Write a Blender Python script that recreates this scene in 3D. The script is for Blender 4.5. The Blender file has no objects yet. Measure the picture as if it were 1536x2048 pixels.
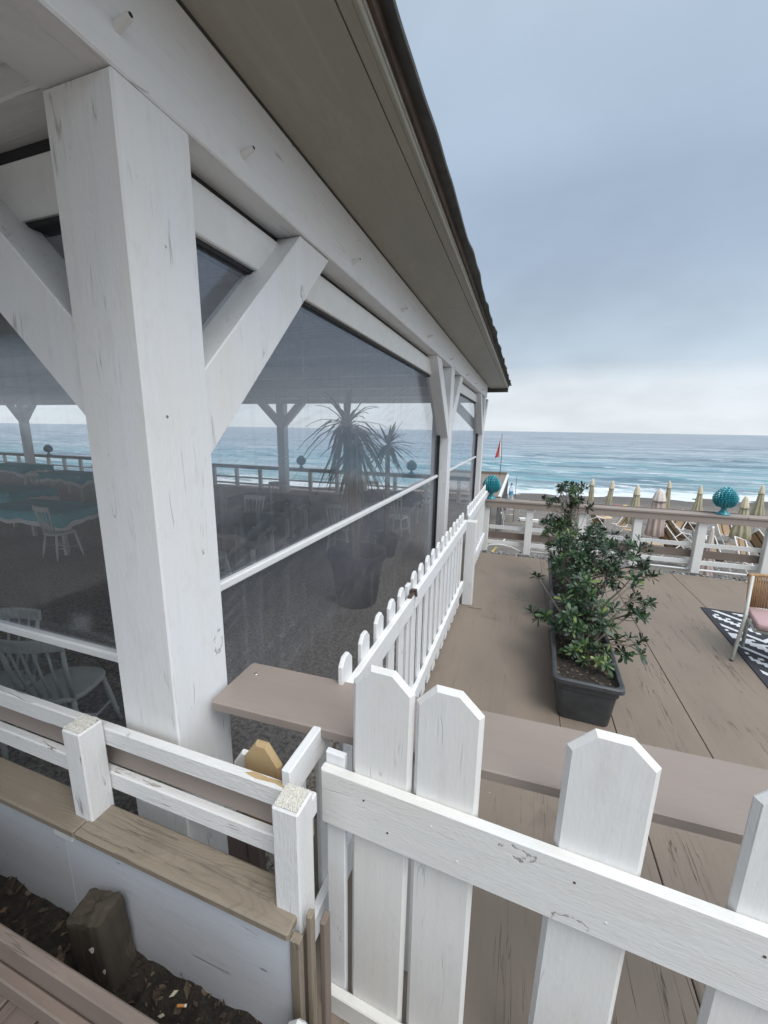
import bpy, bmesh, math, random
from mathutils import Vector, Matrix, Euler, noise as mnoise
random.seed(7)
S = bpy.context.scene
COL = S.collection
R = math.radians

# ---------------------------------------------------------------- camera
def setup_camera():
    yaw, pitch, roll = R(18.85), R(11.74), R(0.94)
    cy, sy, cp, sp = math.cos(yaw), math.sin(yaw), math.cos(pitch), math.sin(pitch)
    f = Vector((-sy*cp, cy*cp, -sp)); r = Vector((cy, sy, 0)); u = r.cross(f)
    c, s = math.cos(roll), math.sin(roll)
    r2 = r*c + u*s; u2 = -r*s + u*c
    cam = bpy.data.cameras.new("camera"); o = bpy.data.objects.new("camera", cam)
    COL.objects.link(o)
    m = Matrix((r2, u2, -f)).transposed().to_4x4(); m.translation = Vector((0, 0, 2.25))
    o.matrix_world = m
    cam.sensor_fit = 'AUTO'; cam.sensor_width = 36.0; cam.lens = 36.0*799.0/2048.0
    cam.clip_start = 0.05; cam.clip_end = 20000
    S.camera = o
setup_camera()

# ---------------------------------------------------------------- world, sun, exposure
SUN_ELEV, SUN_AZ = R(58), R(128)          # azimuth clockwise from +Y (the sea)
def setup_world():
    w = bpy.data.worlds.new("World"); S.world = w; w.use_nodes = True
    nt = w.node_tree; N = nt.nodes; L = nt.links; N.clear()
    out = N.new('ShaderNodeOutputWorld')
    sky = N.new('ShaderNodeTexSky'); sky.sky_type = 'NISHITA'; sky.sun_disc = False
    sky.sun_elevation = SUN_ELEV; sky.sun_rotation = SUN_AZ
    bg1 = N.new('ShaderNodeBackground'); bg1.inputs[1].default_value = 0.05
    L.new(sky.outputs[0], bg1.inputs[0])
    tc = N.new('ShaderNodeTexCoord'); sep = N.new('ShaderNodeSeparateXYZ')
    L.new(tc.outputs['Generated'], sep.inputs[0])
    # project the direction on a cloud ceiling
    zc = N.new('ShaderNodeMath'); zc.operation = 'MAXIMUM'; zc.inputs[1].default_value = 0.0
    L.new(sep.outputs[2], zc.inputs[0])
    za = N.new('ShaderNodeMath'); za.operation = 'ADD'; za.inputs[1].default_value = 0.30
    L.new(zc.outputs[0], za.inputs[0])
    dv = N.new('ShaderNodeVectorMath'); dv.operation = 'DIVIDE'
    cz = N.new('ShaderNodeCombineXYZ')
    for i in range(3): L.new(za.outputs[0], cz.inputs[i])
    L.new(tc.outputs['Generated'], dv.inputs[0]); L.new(cz.outputs[0], dv.inputs[1])
    n1 = N.new('ShaderNodeTexNoise'); n1.inputs['Scale'].default_value = 0.85; n1.inputs['Detail'].default_value = 5
    n1.inputs['Roughness'].default_value = 0.5; n1.inputs['Distortion'].default_value = 0.3
    L.new(dv.outputs[0], n1.inputs['Vector'])
    # elevation ramp shifted a little by the clouds
    sh = N.new('ShaderNodeMath'); sh.operation = 'MULTIPLY_ADD'; sh.inputs[1].default_value = 0.10; sh.inputs[2].default_value = -0.05
    L.new(n1.outputs['Fac'], sh.inputs[0])
    ad = N.new('ShaderNodeMath'); ad.operation = 'ADD'
    L.new(sep.outputs[2], ad.inputs[0]); L.new(sh.outputs[0], ad.inputs[1])
    cr = N.new('ShaderNodeValToRGB'); e = cr.color_ramp.elements
    def lin(c): return tuple(((v/255)/12.92 if v/255 <= .04045 else ((v/255+.055)/1.055)**2.4) for v in c)+(1,)
    stops = [(0.0, (226, 233, 238)), (0.09, (221, 229, 236)), (0.135, (193, 207, 220)), (0.18, (187, 203, 218)), (0.25, (178, 195, 212)), (0.34, (167, 184, 204)),
             (0.45, (162, 180, 200)), (0.62, (177, 194, 212)), (0.85, (194, 208, 224)), (1.0, (205, 215, 228))]
    e[0].position, e[0].color = stops[0][0], lin(stops[0][1]); e[1].position, e[1].color = stops[-1][0], lin(stops[-1][1])
    for p, c in stops[1:-1]:
        x = e.new(p); x.color = lin(c)
    L.new(ad.outputs[0], cr.inputs[0])
    # soft cloud mottling
    n2 = N.new('ShaderNodeTexNoise'); n2.inputs['Scale'].default_value = 1.5; n2.inputs['Detail'].default_value = 6
    L.new(dv.outputs[0], n2.inputs['Vector'])
    mr = N.new('ShaderNodeMapRange'); mr.inputs[1].default_value = .3; mr.inputs[2].default_value = .7
    mr.inputs[3].default_value = .88; mr.inputs[4].default_value = 1.10
    L.new(n2.outputs['Fac'], mr.inputs[0])
    mul = N.new('ShaderNodeVectorMath'); mul.operation = 'SCALE'
    # the overcast is brighter round the hidden sun, high up behind the camera
    dt = N.new('ShaderNodeVectorMath'); dt.operation = 'DOT_PRODUCT'
    L.new(tc.outputs['Generated'], dt.inputs[0])
    dt.inputs[1].default_value = (math.sin(SUN_AZ)*math.cos(SUN_ELEV), math.cos(SUN_AZ)*math.cos(SUN_ELEV), math.sin(SUN_ELEV))
    gl = N.new('ShaderNodeMapRange'); gl.interpolation_type = 'SMOOTHSTEP'
    gl.inputs[1].default_value = .38; gl.inputs[2].default_value = 1.0; gl.inputs[3].default_value = 1.0; gl.inputs[4].default_value = 2.6
    L.new(dt.outputs['Value'], gl.inputs[0])
    gm = N.new('ShaderNodeMath'); gm.operation = 'MULTIPLY'
    L.new(mr.outputs[0], gm.inputs[0]); L.new(gl.outputs[0], gm.inputs[1])
    wm = N.new('ShaderNodeMix'); wm.data_type = 'RGBA'
    gf = N.new('ShaderNodeMapRange'); gf.inputs[1].default_value = 1.0; gf.inputs[2].default_value = 1.5
    L.new(gl.outputs[0], gf.inputs[0]); L.new(gf.outputs[0], wm.inputs[0])
    L.new(cr.outputs[0], wm.inputs[6]); wm.inputs[7].default_value = (.55, .60, .66, 1)
    L.new(wm.outputs[2], mul.inputs[0]); L.new(gm.outputs[0], mul.inputs['Scale'])
    bg2 = N.new('ShaderNodeBackground'); bg2.inputs[1].default_value = 0.80
    L.new(mul.outputs[0], bg2.inputs[0])
    mx = N.new('ShaderNodeMixShader'); mx.inputs[0].default_value = 0.93
    L.new(bg1.outputs[0], mx.inputs[1]); L.new(bg2.outputs[0], mx.inputs[2]); L.new(mx.outputs[0], out.inputs[0])
setup_world()
sun = bpy.data.lights.new("sun", 'SUN'); sun.energy = 1.5; sun.angle = R(30); sun.color = (1.0, .98, .96)
so = bpy.data.objects.new("sun", sun); COL.objects.link(so)
sd = Vector((math.sin(SUN_AZ)*math.cos(SUN_ELEV), math.cos(SUN_AZ)*math.cos(SUN_ELEV), math.sin(SUN_ELEV)))
so.rotation_euler = sd.to_track_quat('Z', 'Y').to_euler(); so.location = (20, -10, 30)
S.view_settings.view_transform = 'Standard'; S.view_settings.look = 'None'
S.view_settings.exposure = 0.46; S.view_settings.gamma = 1.0
S.cycles.max_bounces = 10; S.cycles.transparent_max_bounces = 16

# ---------------------------------------------------------------- materials
class NT:
    def __init__(s, name):
        s.m = bpy.data.materials.new(name); s.m.use_nodes = True
        s.t = s.m.node_tree; s.N = s.t.nodes; s.L = s.t.links
        s.b = s.N['Principled BSDF']; s.out = s.N['Material Output']
        s._gc = None
    def n(s, typ, **k):
        x = s.N.new(typ)
        for a, v in k.items(): setattr(x, a, v)
        return x
    def val(s, sock, v):
        if hasattr(v, 'is_linked') or hasattr(v, 'links'): s.L.new(v, sock)
        else: sock.default_value = v
    def gc(s):
        if s._gc is None:
            a = s.n('ShaderNodeAttribute'); a.attribute_name = 'gc'; s._gc = a.outputs['Vector']
        return s._gc
    def scale(s, v, xyz):
        m = s.n('ShaderNodeVectorMath', operation='MULTIPLY'); s.L.new(v, m.inputs[0]); m.inputs[1].default_value = xyz
        return m.outputs[0]
    def noise(s, v, scale=1.0, detail=4, rough=.55, dist=0.0):
        x = s.n('ShaderNodeTexNoise'); s.L.new(v, x.inputs['Vector'])
        x.inputs['Scale'].default_value = scale; x.inputs['Detail'].default_value = detail
        x.inputs['Roughness'].default_value = rough; x.inputs['Distortion'].default_value = dist
        return x.outputs['Fac']
    def voro(s, v, scale, feature='F1'):
        x = s.n('ShaderNodeTexVoronoi', feature=feature); s.L.new(v, x.inputs['Vector']); x.inputs['Scale'].default_value = scale
        return x.outputs
    def math(s, op, a, b=0.0, c=0.0, clamp=False):
        x = s.n('ShaderNodeMath', operation=op, use_clamp=clamp)
        s.val(x.inputs[0], a); s.val(x.inputs[1], b); s.val(x.inputs[2], c)
        return x.outputs[0]
    def rng(s, v, a, b, c=0.0, d=1.0):
        x = s.n('ShaderNodeMapRange'); s.L.new(v, x.inputs[0])
        for i, q in enumerate((a, b, c, d)): x.inputs[i+1].default_value = q
        return x.outputs[0]
    def mix(s, f, a, b):
        x = s.n('ShaderNodeMix', data_type='RGBA'); s.val(x.inputs[0], f)
        for i, q in ((6, a), (7, b)):
            if isinstance(q, tuple): x.inputs[i].default_value = q if len(q) == 4 else q+(1,)
            else: s.L.new(q, x.inputs[i])
        return x.outputs[2]
    def bump(s, h, strength=.3, dist=.002, prev=None):
        x = s.n('ShaderNodeBump'); x.inputs['Strength'].default_value = strength; x.inputs['Distance'].default_value = dist
        s.L.new(h, x.inputs['Height'])
        if prev is not None: s.L.new(prev, x.inputs['Normal'])
        return x.outputs[0]
    def color(s, c):
        if isinstance(c, tuple): s.b.inputs['Base Color'].default_value = c if len(c) == 4 else c+(1,)
        else: s.L.new(c, s.b.inputs['Base Color'])
    def set(s, **k):
        for a, v in k.items(): s.val(s.b.inputs[a.replace('_', ' ')], v)

def rings(t, g):
    """cathedral grain: distorted rings round an axis lying along the board"""
    sx = t.n('ShaderNodeSeparateXYZ'); t.L.new(g, sx.inputs[0])
    w = t.math('MULTIPLY', t.math('SUBTRACT', t.noise(t.scale(g, (1.7, 5, 5)), 1.0, 2, .5), .5), .55)
    v = t.math('ADD', sx.outputs[1], t.math('ADD', w, t.math('MULTIPLY', sx.outputs[2], .6)))
    return t.math('SINE', t.math('MULTIPLY', v, 420.0))
def white_paint(name, base=(.76, .77, .78), warm=(.75, .74, .71), ringamt=.10, grain=.40, wear=.25, wearcol=(.33, .29, .24), rough=.5, knots=True, crack=.5, peel=0.0):
    t = NT(name); g = t.gc()
    big = t.noise(t.scale(g, (1.1, 4, 4)), 1.0, 3)
    c = t.mix(t.rng(big, .38, .72), base, warm)
    streak = t.noise(t.scale(g, (1.6, 48, 48)), 1.0, 6, .65, .5)
    c = t.mix(t.math('MULTIPLY', t.rng(streak, .50, .80), .20), c, (.50, .50, .50))
    blot = t.noise(t.scale(g, (7, 15, 15)), 1.0, 7, .68)
    c = t.mix(t.math('MULTIPLY', t.rng(blot, .56, .76), .32, clamp=True), c, (.52, .50, .46))
    grime = t.noise(t.scale(g, (1.5, 3, 3)), 1.9, 6, .7)
    c = t.mix(t.math('MULTIPLY', t.rng(grime, .55, .78), .30, clamp=True), c, (.50, .49, .46))
    wr = t.noise(t.scale(g, (5, 26, 26)), 1.0, 8, .7, .3)
    f = t.rng(wr, .72-.12*(wear-.25), .74-.12*(wear-.25))
    c = t.mix(t.math('MULTIPLY', f, .8, clamp=True), c, wearcol)
    ck = t.noise(t.scale(g, (1.6, 24, 24)), 1.0, 2, .4, .4)
    line = t.rng(t.math('ABSOLUTE', t.math('SUBTRACT', ck, .5)), .0, .012, 1, 0)
    msk = t.rng(t.noise(t.scale(g, (3, 6, 6)), 1.3, 2), .58, .66)
    lf = t.math('MULTIPLY', t.math('MULTIPLY', line, msk), crack, clamp=True)
    c = t.mix(lf, c, (.15, .14, .13))
    kf = None
    if knots:
        v = t.voro(t.scale(g, (2.6, 5.5, 5.5)), 1.0)
        warp = t.math('ADD', v[0], t.math('MULTIPLY', t.math('SUBTRACT', t.noise(g, 70, 4), .5), .16))
        ring = t.rng(t.math('ABSOLUTE', t.math('SUBTRACT', warp, .12)), 0, .022, 1, 0)
        part = t.rng(t.noise(g, 38, 2), .47, .56)
        sp = t.rng(t.noise(t.scale(g, (1.3, 3, 3)), 1.7, 1), .45, .50)
        kf = t.math('MULTIPLY', t.math('MULTIPLY', t.math('MULTIPLY', ring, part), sp), .85, clamp=True)
        c = t.mix(kf, c, (.20, .19, .17))
        dot = t.voro(t.scale(g, (4.5, 4.5, 4.5)), 1.0)[0]
        c = t.mix(t.rng(dot, .020, .030, .85, 0), c, (.10, .095, .09))
    t.color(c)
    rg = t.math('MULTIPLY', rings(t, g), t.rng(t.noise(t.scale(g, (1.2, 4, 4)), 1.2, 2), .46, .60, .05, .5))
    h = t.math('ADD', t.math('MULTIPLY', streak, .6), t.math('MULTIPLY', t.noise(t.scale(g, (30, 130, 130)), 1.0, 4), .5))
    h = t.math('ADD', h, t.math('MULTIPLY', rg, ringamt))
    h = t.math('ADD', h, t.math('MULTIPLY', blot, .8))
    nb = t.bump(h, grain, .0045)
    nb = t.bump(t.math('SUBTRACT', 1.0, lf), .8, .004, nb)
    if kf is not None: nb = t.bump(t.math('SUBTRACT', 1.0, kf), .7, .003, nb)
    nb = t.bump(t.math('SUBTRACT', 1.0, f), .5, .003, nb)
    t.set(Roughness=t.rng(blot, .3, .7, rough-.1, rough+.12), Normal=nb)
    return t.m

def brown_paint(name, base=(.215, .172, .143), dark=(.10, .078, .062), grain=.35, crack=.8, wear=(.30, .26, .20), wearamt=.35, rough=.55, stain=0.5, ckd=13, streakamt=.30, ringcol=0.0, ckw=.011):
    t = NT(name); g = t.gc()
    big = t.noise(t.scale(g, (.9, 2.2, 2.2)), 1.0, 5, .6)
    c = t.mix(t.rng(big, .35, .7), base, tuple(v*.83 for v in base))
    st = t.noise(t.scale(g, (1.5, 2.6, 2.6)), 1.4, 6, .65, .6)
    c = t.mix(t.math('MULTIPLY', t.rng(st, .60, .74), stain, clamp=True), c, tuple(v*.55 for v in base))
    pale = t.noise(t.scale(g, (3.2, 14, 14)), 1.0, 6, .7)
    c = t.mix(t.math('MULTIPLY', t.rng(pale, .58, .75), wearamt, clamp=True), c, wear)
    streak = t.noise(t.scale(g, (1.2, 55, 55)), 1.0, 5, .6, .5)
    c = t.mix(t.math('MULTIPLY', t.rng(streak, .5, .78), streakamt), c, dark)
    if ringcol:
        rg = t.rng(rings(t, t.scale(g, (.55, 1, 1))), .2, 1)
        c = t.mix(t.math('MULTIPLY', t.math('MULTIPLY', rg, t.rng(t.noise(t.scale(g, (2, 6, 6)), 1.0, 3), .4, .6)), ringcol), c, dark)
    ck = t.noise(t.scale(g, (.5, ckd, ckd)), 1.0, 4, .55, .15)
    line = t.rng(t.math('ABSOLUTE', t.math('SUBTRACT', ck, .5)), .0, ckw, 1, 0)
    msk = t.rng(t.noise(t.scale(g, (1.1, 3, 3)), 1.1, 5, .65), .47, .56)
    lf = t.math('MULTIPLY', t.math('MULTIPLY', line, msk), crack, clamp=True)
    c = t.mix(lf, c, tuple(v*.30 for v in base))
    dots = t.voro(t.scale(g, (5, 5, 5)), 1.0)[0]
    c = t.mix(t.rng(dots, .012, .022, .8, 0), c, (.6, .58, .52))
    t.color(c)
    nb = t.bump(t.math('ADD', t.math('MULTIPLY', streak, .6), t.math('MULTIPLY', t.noise(g, 190, 2), .25)), grain, .004)
    nb = t.bump(t.math('SUBTRACT', 1.0, lf), .8, .004, nb)
    t.set(Roughness=rough, Normal=nb)
    return t.m

def simple(name, col, rough=.5, metal=0.0, var=.12, scale=8, bump=0.0, spec=.5):
    t = NT(name)
    tc = t.n('ShaderNodeTexCoord')
    n = t.noise(tc.outputs['Object'], scale, 5, .6)
    t.color(t.mix(t.rng(n, .3, .7), tuple(v*(1-var) for v in col), tuple(min(1, v*(1+var)) for v in col)))
    t.set(Roughness=rough, Metallic=metal); t.b.inputs['Specular IOR Level'].default_value = spec
    if bump: t.set(Normal=t.bump(t.noise(tc.outputs['Object'], scale*12, 4), bump, .004))
    return t.m

M = {}
M['white'] = white_paint('white_painted_timber')
M['white_gate'] = white_paint('white_gate_paint', base=(.74, .74, .725), warm=(.72, .705, .655), ringamt=.10, grain=.40, wear=.30, knots=True, crack=.3)
M['white_picket'] = white_paint('white_gate_picket_paint', base=(.75, .75, .74), warm=(.73, .715, .67), ringamt=.015, grain=.30, wear=.30, knots=False, crack=.3)
M['white_worn'] = white_paint('white_worn_paint', base=(.71, .71, .70), grain=.70, wear=.86, wearcol=(.25, .21, .16), crack=1.0)
M['white_board'] = white_paint('white_wall_board', base=(.60, .63, .68), warm=(.55, .57, .60), ringamt=0, grain=.22, wear=.68, wearcol=(.20, .19, .185), knots=False, crack=.6)
M['white_strip'] = simple('cream_guide_strip', (.74, .73, .70), .5, var=.05)
M['soffit'] = white_paint('taupe_soffit_paint', base=(.355, .335, .28), warm=(.32, .305, .25), ringamt=0, grain=.15, wear=.1, knots=False, crack=.1, rough=.45)
M['ceil'] = white_paint('grey_ceiling_paint', base=(.40, .41, .41), warm=(.36, .37, .37), ringamt=0, grain=.2, wear=.1, knots=False, crack=.3)
M['brown'] = brown_paint('taupe_plank_paint', base=(.315, .262, .228), crack=.0, wearamt=.06, stain=.15, grain=.15, streakamt=.07)
M['brown_worn'] = brown_paint('worn_brown_sill_paint', base=(.27, .225, .17), dark=(.12, .098, .075), crack=.55, wearamt=.6, wear=(.37, .32, .25), grain=.9, ckd=34, ckw=.008, ringcol=.4)
M['brown_dark'] = brown_paint('brown_edging_paint', base=(.205, .160, .133), crack=.4, wearamt=.3)
M['deck'] = brown_paint('brown_deck_paint', base=(.235, .188, .146), crack=.95, wearamt=.16, stain=.5, ckw=.006, ckd=12, streakamt=.12)
M['deck_smooth'] = brown_paint('brown_panel_paint', base=(.235, .189, .148), crack=.5, ckw=.005, streakamt=.08, wearamt=.12, grain=.2, stain=.65)
M['walk'] = brown_paint('dark_walkway_boards', base=(.16, .122, .105), crack=1.0, wearamt=.2, grain=.7)
M['rawwood'] = brown_paint('raw_pine', base=(.50, .36, .19), dark=(.30, .19, .09), crack=.6, wear=(.6, .5, .33), wearamt=.3, stain=.3)
M['oldwood'] = brown_paint('weathered_stub_wood', base=(.055, .044, .031), dark=(.02, .016, .012), crack=1, wear=(.24, .20, .13), wearamt=.6, grain=1.0, stain=.9, rough=.85)
M['endgrain'] = brown_paint('rough_end_grain', base=(.68, .66, .60), dark=(.50, .46, .40), crack=.2, wear=(.75, .73, .68), wearamt=.6, stain=.3, grain=1.0, rough=.9)
M['membrane'] = simple('bitumen_roof_membrane', (.10, .105, .10), .75, var=.2, bump=.3)
M['rust'] = simple('brown_roof_edge_timber', (.085, .060, .045), .8, var=.4, scale=5)
M['metal_trim'] = simple('pale_metal_trim', (.58, .56, .52), .35, .5, .1)
M['white_tube'] = simple('white_enamel_tube', (.78, .78, .77), .35, var=.04)
M['black'] = simple('black_rubber', (.012, .012, .013), .6)
M['white_plastic'] = simple('white_plastic', (.75, .75, .73), .4, var=.05)
M['planter'] = simple('dark_grey_planter_plastic', (.050, .055, .060), .5, var=.25, scale=14, bump=.12)
M['bark'] = simple('grey_brown_bark', (.17, .145, .115), .85, var=.3, scale=30, bump=.4)
M['teal_glaze'] = None
M['rope'] = simple('tan_rope_weave', (.33, .185, .085), .65, var=.2, scale=40)
M['pink'] = simple('dusty_pink_cushion', (.52, .36, .36), .9, var=.06, scale=30, bump=.15)
M['sage'] = simple('pale_sage_metal', (.50, .51, .46), .4, var=.05)
M['steel'] = simple('zinc_screw', (.6, .6, .58), .35, 1.0)
M['chair_paint'] = simple('chalky_white_chair_paint', (.46, .47, .44), .55, var=.08)
M['teal_cloth'] = simple('teal_tablecloth', (.07, .34, .38), .85, var=.12, scale=20)
M['white_cloth'] = simple('white_tablecloth', (.62, .60, .59), .85, var=.05)
M['dim_teal_cloth'] = simple('dimmed_teal_tablecloth', (.035, .055, .075), .85, var=.12, scale=20)  # teal cloth with the dimness behind the side blind put into its colour
M['dim_white_cloth'] = simple('dimmed_white_tablecloth', (.20, .20, .20), .85, var=.08)  # white under-cloth darkened in colour the same way, for the dim interior
M['bucket'] = simple('black_bucket_plastic', (.025, .026, .030), .5, var=.2)
M['yucca'] = simple('dark_yucca_leaf', (.035, .062, .030), .5, var=.35, scale=6)
M['umb'] = None
M['sand_cream'] = simple('cream_umbrella_cap', (.60, .53, .38), .85, var=.08)
M['umb_green'] = simple('straw_umbrella_canvas', (.37, .335, .225), .85, var=.15, scale=5)
M['umb_pink'] = simple('pink_umbrella_canvas', (.44, .35, .31), .85, var=.12, scale=5)
M['umb_white'] = simple('offwhite_umbrella_cap', (.62, .56, .50), .85, var=.08)
M['table_tan'] = simple('pale_wood_disc', (.66, .48, .30), .6, var=.08)
M['sling'] = None
M['red'] = simple('red_plastic', (.55, .04, .07), .4); M['yellow'] = simple('yellow_plastic', (.75, .55, .08), .4); M['blue'] = simple('blue_plastic', (.10, .35, .55), .4)
M['flagred'] = simple('red_flag_cloth', (.50, .06, .06), .9); M['flagwhite'] = simple('white_flag_cloth', (.75, .73, .72), .9)
M['grey_wall'] = simple('grey_deck_skirt', (.16, .16, .16), .8)
M['leafdry'] = simple('dry_brown_leaf', (.050, .034, .022), .85, var=.7, scale=14)
M['paper'] = simple('pale_wood_scrap', (.42, .38, .29), .8, var=.15)
M['butt'] = simple('orange_filter_paper', (.50, .22, .06), .8)
M['foam'] = simple('white_foam_box', (.8, .8, .8), .7)
M['cable'] = simple('grey_cable', (.07, .07, .07), .5)

def film_mat(nm, base, amt):
    t = NT(nm); g = t.n('ShaderNodeTexCoord').outputs['Object']
    lp = t.n('ShaderNodeBsdfTransparent'); lp.inputs[0].default_value = (.955, .965, .97, 1)
    gl = t.n('ShaderNodeBsdfGlossy'); gl.inputs['Roughness'].default_value = .12; gl.inputs[0].default_value = (.9, .93, 1, 1)
    df = t.n('ShaderNodeBsdfDiffuse'); df.inputs[0].default_value = (.64, .64, .69, 1)
    tr = t.n('ShaderNodeBsdfTranslucent'); tr.inputs[0].default_value = (.62, .64, .70, 1)
    fr = t.n('ShaderNodeFresnel'); fr.inputs[0].default_value = 1.42
    rot = t.n('ShaderNodeVectorRotate', rotation_type='EULER_XYZ'); t.L.new(g, rot.inputs['Vector']); rot.inputs['Rotation'].default_value = (R(-17), R(17), 0)
    s1 = t.noise(t.scale(rot.outputs[0], (1.6, 1.6, 42)), 1.0, 4, .6, .2)
    s2 = t.noise(t.scale(g, (1.4, 1.4, 90)), 1.0, 3, .5)
    s3 = t.noise(t.scale(g, (26, 26, 1.1)), 1.0, 3, .5)
    bl = t.noise(g, 1.3, 4)
    hz = t.math('ADD', t.math('MULTIPLY', t.rng(s1, .50, .76), .13), t.math('MULTIPLY', t.rng(s2, .60, .80), .10))
    hz = t.math('ADD', hz, t.math('MULTIPLY', t.rng(s3, .52, .8), .14))
    hz = t.math('ADD', t.math('MULTIPLY', hz, t.rng(bl, .35, .7, .3, 1.2)), base)  # scuff streaks plus a flat pale haze standing in for reflected sky
    m0 = t.n('ShaderNodeMixShader'); m0.inputs[0].default_value = .5; t.L.new(df.outputs[0], m0.inputs[1]); t.L.new(tr.outputs[0], m0.inputs[2])
    m1 = t.n('ShaderNodeMixShader'); t.L.new(t.math('MULTIPLY', hz, amt), m1.inputs[0]); t.L.new(lp.outputs[0], m1.inputs[1]); t.L.new(m0.outputs[0], m1.inputs[2])
    m2 = t.n('ShaderNodeMixShader'); t.L.new(t.math('MULTIPLY', fr.outputs[0], .23), m2.inputs[0]); t.L.new(m1.outputs[0], m2.inputs[1]); t.L.new(gl.outputs[0], m2.inputs[2])
    nb = t.bump(t.noise(t.scale(g, (1.2, 1.2, 2.5)), 1.0, 3), .12, .05); t.L.new(nb, gl.inputs['Normal'])
    t.L.new(m2.outputs[0], t.out.inputs[0]); return t.m

def mk_special():
    t = NT('turquoise_glaze'); g = t.n('ShaderNodeTexCoord').outputs['Object']
    n = t.noise(g, 9, 4); t.color(t.mix(t.rng(n, .3, .7), (.020, .20, .25), (.045, .30, .35)))
    t.set(Roughness=.22); M['teal_glaze'] = t.m
    # striped sling fabric
    t = NT('striped_sling_fabric'); g = t.gc(); sx = t.n('ShaderNodeSeparateXYZ'); t.L.new(g, sx.inputs[0])
    w = t.math('FRACT', t.math('MULTIPLY', sx.outputs[1], 3.2))
    st = t.math('MULTIPLY', t.math('GREATER_THAN', w, .62), t.math('LESS_THAN', w, .80))
    t.color(t.mix(st, (.33, .23, .14), (.07, .048, .035))); t.set(Roughness=.9); M['sling'] = t.m
    # leaves
    t = NT('pittosporum_leaf'); a = t.n('ShaderNodeAttribute'); a.attribute_name = 'rnd'
    r = t.n('ShaderNodeValToRGB'); e = r.color_ramp.elements
    e[0].position = 0; e[0].color = (.012, .032, .018, 1); e[1].position = 1; e[1].color = (.20, .25, .05, 1)
    x = e.new(.35); x.color = (.024, .058, .026, 1); x = e.new(.75); x.color = (.055, .11, .032, 1)
    t.L.new(a.outputs['Fac'], r.inputs[0])
    geo = t.n('ShaderNodeNewGeometry')
    t.color(t.mix(t.math('MULTIPLY', geo.outputs['Backfacing'], .5), r.outputs[0], (.06, .085, .045)))
    t.set(Roughness=.48); M['leaf'] = t.m
    # soil
    t = NT('dark_litter_soil'); g = t.n('ShaderNodeTexCoord').outputs['Object']
    v = t.voro(g, 55)
    n = t.noise(g, 26, 8, .7)
    c = t.mix(t.rng(n, .35, .7), (.012, .010, .008), (.055, .042, .030))
    sepc = t.n('ShaderNodeSeparateColor'); t.L.new(v[1], sepc.inputs[0])
    c = t.mix(t.rng(sepc.outputs[0], .90, .93), c, (.17, .13, .09))
    t.color(c); nb = t.bump(n, 1.0, .03); t.set(Roughness=.95, Normal=t.bump(v[0], .6, .01, nb)); M['soil'] = t.m
    # interior aggregate floor
    t = NT('exposed_aggregate_floor'); g = t.n('ShaderNodeTexCoord').outputs['Object']
    n = t.noise(g, 30, 6, .8); n2 = t.noise(g, .9, 4)
    c = t.mix(t.rng(n, .42, .58), (.070, .060, .050), (.36, .32, .27))
    c = t.mix(t.math('MULTIPLY', t.rng(n2, .4, .7), .35), c, (.07, .062, .055))
    t.color(c); t.set(Roughness=.8, Normal=t.bump(n, .7, .01)); M['agg'] = t.m
    # beach shingle
    t = NT('grey_beach_shingle'); g = t.n('ShaderNodeTexCoord').outputs['Object']
    n = t.noise(g, 14, 6, .75); n2 = t.noise(t.scale(g, (.35, .8, 1)), 1.0, 5, .6); v = t.voro(g, 11)
    sepc = t.n('ShaderNodeSeparateColor'); t.L.new(v[1], sepc.inputs[0])
    c = t.mix(t.rng(n, .35, .68), (.130, .116, .102), (.285, .255, .222))
    c = t.mix(t.math('MULTIPLY', t.rng(n2, .42, .62), .5), c, (.13, .118, .108))
    c = t.mix(t.rng(sepc.outputs[0], .95, .97, 0, .7), c, (.42, .40, .37))
    sx = t.n('ShaderNodeSeparateXYZ'); t.L.new(g, sx.inputs[0])
    wet = t.math('ADD', sx.outputs[1], t.math('MULTIPLY', sx.outputs[0], -.22))
    c = t.mix(t.math('MULTIPLY', t.rng(wet, 30.0, 32.5), .62), c, (.085, .075, .070))
    t.color(c); t.set(Roughness=.9, Normal=t.bump(n2, .8, .25, t.bump(n, .9, .05))); M['sand'] = t.m
    # pebbles
    t = NT('grey_pebble'); a = t.n('ShaderNodeAttribute'); a.attribute_name = 'rnd'
    r = t.n('ShaderNodeValToRGB'); e = r.color_ramp.elements
    e[0].color = (.05, .05, .05, 1); e[1].color = (.55, .54, .52, 1); x = e.new(.6); x.color = (.18, .175, .17, 1)
    t.L.new(a.outputs['Fac'], r.inputs[0]); t.color(r.outputs[0]); t.set(Roughness=.8); M['pebble'] = t.m
    # sea
    t = NT('sea_water'); g = t.n('ShaderNodeTexCoord').outputs['Object']
    sx = t.n('ShaderNodeSeparateXYZ'); t.L.new(g, sx.inputs[0])
    wob = t.math('MULTIPLY', t.math('SUBTRACT', t.noise(t.scale(g, (.045, .12, 1)), 1.0, 4), .5), 9.0)
    d = t.math('ADD', t.math('ADD', sx.outputs[1], t.math('MULTIPLY', sx.outputs[0], -.22)), wob)
    r = t.n('ShaderNodeValToRGB'); e = r.color_ramp.elements
    dn = t.rng(d, 33, 260)
    e[0].position = 0; e[0].color = (.45, .54, .55, 1); e[1].position = 1; e[1].color = (.215, .24, .28, 1)
    for p, c in ((.03, (.28, .43, .45)), (.075, (.085, .28, .32)), (.16, (.11, .28, .325)), (.28, (.16, .26, .31)), (.5, (.195, .245, .295))):
        x = e.new(p); x.color = c+(1,)
    t.L.new(dn, r.inputs[0])
    pat = t.noise(t.scale(g, (.10, .38, 1)), 1.0, 6, .62, .5)
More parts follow.
